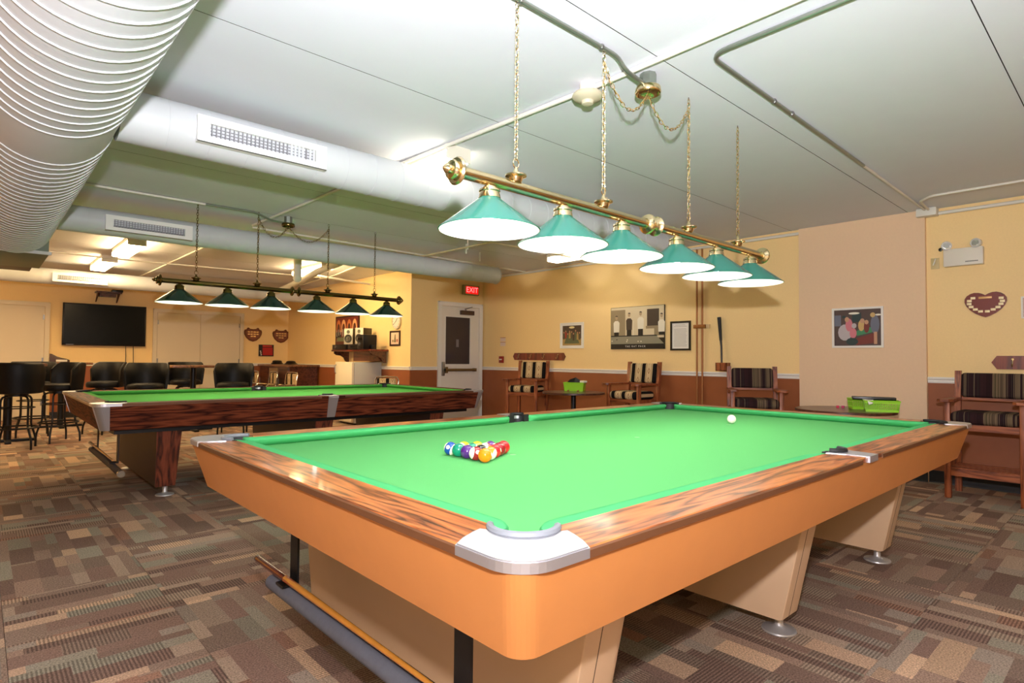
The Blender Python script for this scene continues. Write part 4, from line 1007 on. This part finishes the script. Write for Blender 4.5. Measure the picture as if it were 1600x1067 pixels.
# emergency light
t = wthing('emergency_light', W_(.465, 2.215, 0), 'white twin head emergency light high on the right wall', 'emergency light')
MB().rbox(-.155, -.085, 0, .155, .085, .07, .008).build('battery_case', FIXW, t)
for u in (-.14, .11):
    hd = MB().lathe([(.02, 0), (.042, .01), (.045, .05), (.04, .055)], 20, Matrix.Translation((u, .118, .03)) @ Matrix.Rotation(.3 if u < 0 else -.2, 4, 'Y')).build('lamp_head', mat('lamp_head_clear', (225, 225, 220), .15, .3), t)
    MB().lathe([(.03, .056), (.026, .057), (.008, .05)], 16, Matrix.Translation((u, .118, .03)) @ Matrix.Rotation(.3 if u < 0 else -.2, 4, 'Y')).build('reflector', CHROME, hd)
    MB().tube([(u, .08, .03), (u, .1, .03)], .01, 8).build('swivel', FIXW, t)
m = MB()
for k in range(9): m.box(.02+.011*k, -.056, .0701, .0275+.011*k, -.046, .0708)
m.build('maker_mark', mat('mark_grey', (70, 66, 64), .6), t)
t = wthing('wall_outlet', W_(.70, 2.18, 0), 'small beige outlet plate beside the emergency light', 'outlet')
MB().rbox(-.035, -.055, 0, .035, .055, .006, .002).build('outlet_plate', mat('plate_beige', (206, 186, 134), .5), t); MB().tube([(0, .01, .006), (.0, .0, .03), (-.012, -.02, .03), (.01, .045, .03)], .006, 6).build('outlet_plug', FIXW, t)
t = wthing('wall_bracket', W_(.655, 2.315, 0), 'tiny dark cable hole fitting above the outlet plate', 'fitting')
MB().lathe([(.018, 0), (.014, .008), (.006, .01)], 14).build('grommet', BLACKP, t)
# heart plaque
def heart(w_, h_):
    R_ = [(0, -.5), (.10, -.45), (.24, -.34), (.36, -.2), (.45, -.04), (.495, .12), (.49, .26), (.44, .37), (.36, .45), (.26, .495), (.16, .485), (.07, .44), (0, .38)]
    P = R_+[(-x, y) for x, y in R_[1:-1][::-1]]
    return [(x*w_, y*h_) for x, y in P]
t = wthing('heart_plaque', W_(.308, 1.742, 0), 'heart shaped red wooden plaque ringed with small brass plates', 'plaque')
MB().prism(heart(.32, .24), 0, .016).build('plaque_board', CHERRY, t); MB().prism(heart(.30, .222), .016, .019).build('plaque_face', mat('plaque_red', (122, 40, 26), .3, coat=.3), t)
pls = [(-.092, .068), (-.12, .042), (-.122, .013), (-.107, -.016), (-.075, -.042), (-.036, -.062), (.015, -.064), (.058, -.048), (.094, -.028), (.116, .001), (.126, .028), (.118, .057)]
for u, v in pls:
    b = MB().rbox(u-.0185, v-.0115, .019, u+.0185, v+.0115, .0215, .001).build('name_plate', mat('brass_plate_pale', (244, 226, 180), .4, .1), t)
MB().rbox(-.05, .058, .019, .05, .078, .0215, .001).build('title_plate', mat('brass_plate', (220, 170, 110), .4, .2), t)
t = wthing('wall_picture_edge', W_(.0, 1.70, 0), 'pale picture edge just entering at the right border of the view', 'picture')
frame(t, .10, .2, .012, WHITE); MB().box(-.04, -.09, .002, .04, .09, .008).build('picture_print', cm('pink_grey', (206, 176, 160)), t)

# ------------------------------------------------------------------ exit sign
t = wthing('exit_sign', WT(6.02, 2.46, .02, DY), 'red lit exit sign above the white door', 'exit sign')
MB().rbox(-.185, -.09, 0, .185, .09, .05, .006).build('sign_case', mat('exit_case', (150, 140, 90), .5), t)
MB().box(-.135, -.068, .05, .16, .068, .053).build('sign_face', EXITG, t)
text('sign_letters', 'EXIT', .135, REDM, t, Matrix.Translation((.012, 0, .0545)), .001)

# ------------------------------------------------------------------ side wall: poster, clock, picture, shelf with hi-fi, fridge
t = wthing('wall_poster', W_(10.14, 1.69, 0, SX), 'warm coloured poster of arches and people behind the speakers', 'poster')
MB().box(-.50, -.34, 0, .50, .34, .02).build('poster_board', mat('poster_maroon', (52, 26, 20), .5), t)
cs = [cm('arch_orange', (206, 120, 66)), cm('deep_red', (120, 44, 34)), cm('pale_arch', (224, 170, 120)), cm('night', (34, 26, 30)), cm('white_dots', (224, 220, 206)), cm('moss', (110, 120, 84)), cm('brownred', (92, 46, 34))]
S = [(rect(-.47, -.22, .47, .31), 1), (rect(-.47, -.1, -.25, .1), 3), (rect(-.2, -.1, .3, .08), 6)]
for k, u in enumerate((-.36, -.14, .1, .33)):
    S += [([(u-.1, .02)]+[(u+.1*math.cos(a), .1+.17*math.sin(a)) for a in [pi-pi*j/8 for j in range(9)]][::1]+[(u+.1, .02)], 0 if k % 2 == 0 else 2), ([(u-.06, .02)]+[(u+.06*math.cos(a), .08+.11*math.sin(a)) for a in [pi-pi*j/8 for j in range(9)]]+[(u+.06, .02)], 6)]
for k in range(10): S += [(rect(-.44+.085*k, -.07+.02*(k % 3), -.425+.085*k, .06+.015*(k % 2)), 4)]
S += [([(-.47, -.2), (.47, -.2), (.2, -.09), (-.4, -.09)], 5), ([(-.47, -.23), (.47, -.23), (.3, -.17), (-.47, -.17)], 6)]
art(t, 'poster_print', S, cs, .00012, .0201)
t = wthing('wall_clock', W_(8.26, 1.84, 0, SX), 'round white wall clock beside the far green shades', 'clock')
MB().lathe([(.14, 0), (.145, .01), (.14, .03), (.125, .034), (.122, .026), (.01, .026)], 36).build('clock_case', mat('clock_cream', (226, 210, 170), .4), t)
MB().lathe([(.121, .0265), (.12, .027)], 30).build('clock_face', PAPER, t)
m = MB(); m.box(-.004, -.01, .029, .004, .07, .031, Matrix.Rotation(-.7, 4, 'Z')); m.box(-.003, -.01, .031, .003, .1, .033, Matrix.Rotation(2.2, 4, 'Z')); m.build('clock_hands', BLACKP, t)
m = MB()
for k in range(12): m.box(-.003, .095, .0275, .003, .112, .0285, Matrix.Rotation(k*pi/6, 4, 'Z'))
m.build('hour_marks', BLACKP, t)
t = wthing('framed_picture', W_(8.315, 1.54, 0, SX), 'small dark framed still life below the round clock', 'picture')
frame(t, .34, .27, .03, mat('frame_darkbrown', (54, 30, 20), .4)); MB().box(-.14, -.105, .002, .14, .105, .008).build('picture_mat', cm('pale_rose', (226, 200, 176)), t)
art(t, 'picture_print', [([(-.03, -.07), (.03, -.07), (.02, .0), (.012, .07), (-.012, .07), (-.02, .0)], 0), (ell(-.07, -.045, .03, .025), 1), (ell(.07, -.04, .025, .03), 2)], [cm('bottle_green', (92, 84, 44)), cm('olive2', (140, 120, 80)), cm('rosy', (170, 90, 70))], .0002, .0081)
t = empty('wall_shelf', (SX, 9.32, 1.33), 0, 'dark cherry wall shelf with curved brackets carrying the speakers', 'shelf')
MB().rbox(-.36, -.78, -.02, -.002, .78, .012, .004).build('shelf_board', CHERRY, t)
for yy in (-.74, .70):
    pl = [(-.33, -.022), (-.02, -.022), (-.02, -.23), (-.06, -.23), (-.1, -.20), (-.13, -.14), (-.2, -.10), (-.29, -.09), (-.33, -.06)]
    m = MB(); m.add([(x, yy, z) for x, z in pl]+[(x, yy+.03, z) for x, z in pl], [tuple(range(9)), tuple(range(9, 18))[::-1]]+[(i, (i+1) % 9, 9+(i+1) % 9, 9+i) for i in range(9)]); m.build('shelf_bracket', DKWOOD, t)
MB().box(-.34, -.70, -.20, -.05, -.1, -.03).build('shelf_cubby', DKWOOD, t)
t = empty('amplifier', (4.5, 9.72, 1.343), 0, 'black amplifier under the left silver speaker', 'amplifier')
MB().rbox(-.14, -.30, 0, .18, .26, .095, .004).build('amplifier_case', BLACKP, t); MB().tube([(-.14, .1, .05), (-.16, .1, .05)], .02, 12).build('volume_knob', STEEL, t)
def speaker(x, y, z, rz, label):
    t = empty('loudspeaker', (x, y, z), rz, label, 'speaker', 'silver bookshelf speakers')
    MB().rbox(-.10, -.095, 0, .13, .095, .30, .008).build('speaker_cabinet', BLACKP, t)
    MB().rbox(-.112, -.094, .002, -.10, .094, .298, .004).build('speaker_baffle', mat('silver_plastic', (196, 192, 178), .35, .4), t)
    R = Matrix.Translation((-.112, 0, .11)) @ Matrix.Rotation(-pi/2, 4, 'Y'); MB().lathe([(.08, 0), (.08, .006), (.068, .008), (.06, .002), (.02, -.004), (.004, .004)], 26, R).build('woofer', mat('cone_dark', (46, 46, 40), .5), t)
    R = Matrix.Translation((-.112, 0, .235)) @ Matrix.Rotation(-pi/2, 4, 'Y'); MB().lathe([(.034, 0), (.034, .005), (.024, .006), (.012, .0), (.004, .004)], 20, R).build('tweeter', mat('cone_olive', (86, 90, 70), .5), t)
    return t
speaker(4.50, 9.46, 1.438, .5, 'left silver fronted speaker standing on the amplifier')
speaker(4.52, 9.05, 1.438, .35, 'right silver fronted speaker partly behind the black stereo')
t = empty('stereo_stack', (4.44, 9.03, 1.343), 0, 'black stereo base unit under the right speaker', 'stereo'); MB().rbox(-.12, -.16, 0, .16, .22, .094, .004).build('stereo_case', BLACKP, t); MB().box(-.123, -.1, .03, -.12, .12, .06).build('display_window', SCREEN, t)
t = empty('black_stereo', (4.42, 8.74, 1.343), 0, 'boxy black stereo receiver at the right end of the wall shelf', 'stereo')
MB().rbox(-.13, -.12, 0, .14, .10, .26, .01).build('stereo_case', BLACKP, t); MB().box(-.134, -.08, .16, -.13, .07, .20).build('display_window', SCREEN, t); MB().tube([(-.13, 0, .09), (-.15, 0, .09)], .025, 14).build('volume_knob', STEEL, t)
t = MB().rbox(4.43, 8.56, 1.343, 4.52, 8.61, 1.42, .006).build('black_box', BLACKP); tag(t, 'small black device at the end of the wall shelf beside the receiver', 'device')
# fridge
t = empty('refrigerator', (4.45, 9.10, 0), 0, 'low cream refrigerator below the wall shelf', 'refrigerator')
MB().rbox(-.25, -.35, .03, .29, .30, 1.11, .008).build('fridge_body', mat('fridge_grey_white', (200, 200, 190), .35), t)
MB().rbox(-.30, -.35, .05, -.252, .30, 1.112, .01).build('fridge_door', mat('fridge_cream', (232, 222, 196), .3), t)
m = MB(); m.tube([(-.30, .26, 1.06), (-.325, .26, 1.04), (-.325, .26, .92), (-.30, .26, .90)], .008, 8); m.build('door_handle', STEEL, t)
MB().box(-.2, -.3, 0, .24, .26, .03).build('plinth', BLACKP, t)
# ------------------------------------------------------------------ tv wall
t = wthing('television', WT(1.125, 1.785, .0), 'large black flat television mounted on the yellow wall', 'television')
MB().rbox(-.68, -.405, .05, .68, .405, .10, .008).build('tv_case', BLACKP, t); MB().box(-.655, -.37, .10, .655, .385, .1015).build('screen', SCREEN, t)
MB().box(-.2, -.2, 0, .2, .2, .05).build('wall_mount', BLACKM, t)
MB().box(-.62, -.395, .10, -.5, -.38, .1025).build('logo_mark', mat('tv_logo', (120, 120, 130), .3), t)
m = MB(); m.tube([(.35, -.36, .02), (.36, -.6, .012), (.35, -.95, .035), (.355, -1.7, .02)], .006, 6); m.tube([(.48, -.38, .02), (.49, -.7, .012), (.485, -.95, .035), (.49, -1.7, .02)], .006, 6); m.build('power_cord', BLACKP, t)
t = empty('media_shelf', (1.15, TY, 2.44), 0, 'little dark bracket shelf above the television holding a black box', 'shelf')
MB().box(-.21, -.24, -.03, .21, -.0, 0).build('shelf_board', DKWOOD, t)
for x in (-.18, .16): MB().loft([[(x, -.22, -.03), (x+.02, -.22, -.03), (x+.02, -.002, -.03), (x, -.002, -.03)], [(x-.02, -.03, -.2), (x, -.03, -.2), (x, -.002, -.2), (x-.02, -.002, -.2)]]).build('shelf_bracket', DKWOOD, t)
MB().box(-.15, -.2, -.1, .12, -.05, -.032).build('shelf_drawer', DKWOOD, t)
t = MB().rbox(1.20, TY-.2, 2.4405, 1.38, TY-.06, 2.49, .006).build('set_top_box', BLACKP); tag(t, 'black set top box on the little shelf above the television', 'set top box')
def shield(w_, h_):
    R = [(0, -.5), (.2, -.42), (.38, -.22), (.48, .02), (.5, .22), (.46, .34), (.36, .38), (.3, .5), (.24, .5), (.16, .42), (0, .4)]
    P = R+[(-x, y) for x, y in R[1:-1][::-1]]
    return [(x*w_, y*h_) for x, y in P]
for k, (x, z, lab) in enumerate(((3.944, 1.70, 'shield shaped wooden plaque next to the double door frame'), (4.585, 1.685, 'shield shaped wooden plaque nearest the rear corner'))):
    t = wthing('shield_plaque', WT(x, z, .0), lab, 'plaque', 'shield plaques on the rear wall')
    MB().prism(shield(.40, .32), 0, .016).build('plaque_board', mat('shield_brown', (104, 52, 22), .4), t); MB().prism(shield(.33, .25), .016, .019).build('plaque_face', mat('shield_face', (128, 72, 52), .3), t)
    for i in range(3):
        for j in range(4): MB().box(-.12+.064*j, .05-.05*i, .019, -.07+.064*j, .075-.05*i, .021).build('name_plate', BRASS, t) if abs(-.095+.064*j) < .14-.03*i else None
t = wthing('dart_score_sign', WT(4.25, 1.342, 0), 'small dark board with red panel below the shield plaques', 'sign')
MB().box(-.17, -.135, 0, .17, .135, .015).build('sign_board', mat('sign_black', (30, 22, 22), .5), t)
MB().box(-.085, -.11, .015, .145, .07, .018).build('red_panel', mat('sign_red', (170, 20, 24), .5), t); MB().box(-.085, .085, .015, .13, .12, .018).build('red_header', mat('sign_red2', (190, 40, 30), .5), t)
for k in range(3): MB().lathe([(.016, .015), (.012, .019)], 12, T(-.13+.008*k, -.02-.04*k, 0)).build('white_mark', PAPER, t)
t = empty('rear_ornament', (.43, TY-.032, 1.046), 0, 'small brown and white shoe shaped ornament on the chair rail left of the television', 'ornament')
secs = []
for x, z0, z1, w_ in ((-.15, .0, .17, .03), (-.12, 0, .165, .035), (-.05, 0, .12, .035), (.03, 0, .09, .035), (.10, 0, .075, .033), (.15, 0, .05, .02)):
    secs.append([(x, -w_*.8, z0), (x, w_*.8, z0), (x, w_, z0+(z1-z0)*.5), (x, w_*.5, z1), (x, -w_*.5, z1), (x, -w_, z0+(z1-z0)*.5)])
MB().loft(secs, smooth=True).build('shoe_body', mat('shoe_brown', (70, 36, 20), .4), t); MB().rbox(-.06, -.039, .02, .11, -.03, .06, .004).build('shoe_panel', PAPER, t)

# ------------------------------------------------------------------ bar stools
def bar_stool(x, y, rz, label, first=None):
    if first:
        t = copy_tree(first); t.location = (x, y, 0); t.rotation_euler = (0, 0, rz); t['label'] = label; return t
    t = empty('bar_stool', (x, y, 0), rz, label, 'bar stool', 'black vinyl bucket bar stools')
    MB().lathe([(.19, .70), (.225, .705), (.235, .73), (.235, .76), (.22, .785), (.17, .797), (.05, .80)], 32, T(0, 0, 0)).build('seat', BLKV, t)
    # barrel back wraps behind (-x)
    vs = []; n = 22; half = math.radians(88)
    secs = []
    for k in range(n+1):
        a = pi-half+2*half*k/n; e = abs(k/n-.5)*2; top = 1.09-.0*e-(.10*max(0, (e-.72)/.28)**1.6)
        c, s = math.cos(a), math.sin(a)
        def P(r, z): return (r*c, r*s, z)
        z0 = .70
        secs.append([P(.236, z0), P(.262, z0+.01), P(.278, (z0+top)/2), P(.29, top-.03), P(.282, top-.004), P(.268, top), P(.256, top-.012), P(.246, (z0+top)/2), P(.238, z0+.02)])
    MB().loft(secs, smooth=True).build('backrest', BLKV, t, ang=60)
    MB().lathe([(.11, .665), (.12, .67), (.12, .70), (.1, .70)], 20).build('swivel_plate', BLACKM, t)
    for k in range(4):
        a = pi/4+k*pi/2; c, s = math.cos(a), math.sin(a)
        prof = [(.06, .668), (.13, .668), (.165, .655), (.185, .625), (.19, .58), (.19, .32), (.196, .28), (.235, .17), (.25, .12), (.255, .06), (.255, 0)]
        MB().tube([(r*c, r*s, z) for r, z in prof], .0125, 8).build('leg', BLACKM, t)
    ringp = lambda R, z: [(R*math.cos(2*pi*k/28), R*math.sin(2*pi*k/28), z) for k in range(28)]
    MB().tube(ringp(.225, .27), .011, 8, True).build('foot_ring', BLACKM, t); MB().tube(ringp(.185, .52), .008, 6, True).build('upper_ring', BLACKM, t)
    return t
S1 = bar_stool(-.34, 8.92, math.radians(80), 'bar stool with its broad black back to the camera, nearest the left border')
for a in ((-.10, 10.35, math.radians(-92), 'bar stool behind the left high table, only its back top showing'),
          (.13, 9.42, math.radians(200), 'bar stool turned left beside the corner of the far pool table'),
          (.73, 10.1, math.radians(215), 'bar stool below the television, turned left'),
          (1.07, 8.95, math.radians(250), 'bar stool in front of the double door frame left side, shiny seat edge'),
          (1.93, 10.45, math.radians(262), 'bar stool behind the thin brown tabletop by the double door'),
          (2.22, 8.85, math.radians(245), 'bar stool overlapping the right end of the thin brown tabletop')):
    bar_stool(*a, first=S1)
def high_table(x, y, z, hw, hd, label):
    t = empty('high_table', (x, y, 0), 0, label, 'table', 'high pub tables')
    MB().rbox(-hw, -hd, z-.035, hw, hd, z, .006).build('tabletop', TOPW, t)
    MB().tube([(0, 0, .03), (0, 0, z-.035)], .042, 16).build('column', BLACKM, t)
    m = MB(); m.rbox(-.3, -.035, 0, .3, .035, .035, .01); m.rbox(-.035, -.3, 0, .035, .3, .035, .01); m.build('cross_base', BLACKM, t)
    return t
high_table(-.39, 9.78, 1.07, .38, .38, 'left high table with black column and cross base')
high_table(.32, 11.47, 1.07, .38, .38, 'high table farther back below the television left edge')
high_table(1.85, 9.65, 1.045, .38, .38, 'high table before the cream double door')
# counter cabinet by the rear corner
t = empty('counter_cabinet', (0, 0, 0), 0, 'long brown counter cabinet with wood top in the rear corner', 'cabinet')
MB().box(4.10, 11.40, .08, 4.70, 13.12, .985).build('cabinet_body', DKWOOD, t); MB().rbox(4.05, 11.35, .985, 4.735, 13.16, 1.03, .005).build('counter_top', TOPW, t)
MB().box(4.14, 11.44, 0, 4.66, 13.08, .08).build('plinth', BLACKP, t)
for k in range(3):
    y0 = 11.46+k*.56; dd = MB().box(4.082, y0, .14, 4.10, y0+.5, .95).build('cabinet_door', [DKWOOD, mat('door_greybrown', (138, 112, 82), .5), DKWOOD][k], t); MB().tube([(4.06, y0+.44, .72), (4.06, y0+.44, .60)], .007, 6).build('door_pull', STEEL, dd)
t = MB().lathe([(.05, 0), (.14, .004), (.13, .02), (.11, .035), (.10, .075), (.06, .09), (.02, .092)], 24, T(4.38, 12.85, 1.03)).build('dark_cap', BLACKP); tag(t, 'dark flat cap on the rear counter, the left one', 'cap')
t = MB().lathe([(.05, 0), (.16, .004), (.13, .02), (.11, .035), (.09, .07), (.05, .082), (.02, .084)], 24, T(4.42, 12.15, 1.03)).build('dark_cap', BLACKP); tag(t, 'dark flat cap on the rear counter, the right one', 'cap')
# chrome framed chairs with patterned pads
def stack_chair(x, y, rz, label, first=None):
    if first:
        t = copy_tree(first); t.location = (x, y, 0); t.rotation_euler = (0, 0, rz); t['label'] = label; return t
    t = empty('chrome_chair', (x, y, 0), rz, label, 'chair', 'chrome framed chairs with patterned pads')
    for s in (-1, 1):
        MB().tube([(.2, s*.2, 0), (.2, s*.2, .60), (.16, s*.2, .64), (-.2, s*.2, .62), (-.22, s*.2, .44)], .011, 8).build('arm_leg_tube', CHROME, t)
        MB().tube([(-.22, s*.2, 0), (-.2, s*.2, .45)], .011, 8).build('leg', CHROME, t)
    MB().tube([(-.19, .2, .44), (-.24, .21, .82), (-.245, .18, .87), (-.25, 0, .88), (-.245, -.18, .87), (-.24, -.21, .82), (-.19, -.2, .44)], .012, 8).build('back_frame', CHROME, t)
    MB().rbox(-.19, -.19, .43, .22, .19, .48, .02).build('seat_pad', NATIVE, t); MB().rbox(-.255, -.17, .62, -.215, .17, .85, .015).build('back_pad', NATIVE, t)
    return t
C1 = stack_chair(4.15, 7.75, math.radians(215), 'chrome framed chair with patterned pad in front of the refrigerator')
for a in ((3.72, 11.9, math.radians(180), 'chrome chair with patterned pad before the counter, middle one'), (3.55, 12.55, math.radians(180), 'chrome chair with patterned pad before the counter, leftmost'), (3.85, 11.2, math.radians(190), 'chrome chair with patterned pad before the counter, rightmost')):
    stack_chair(*a, first=C1)
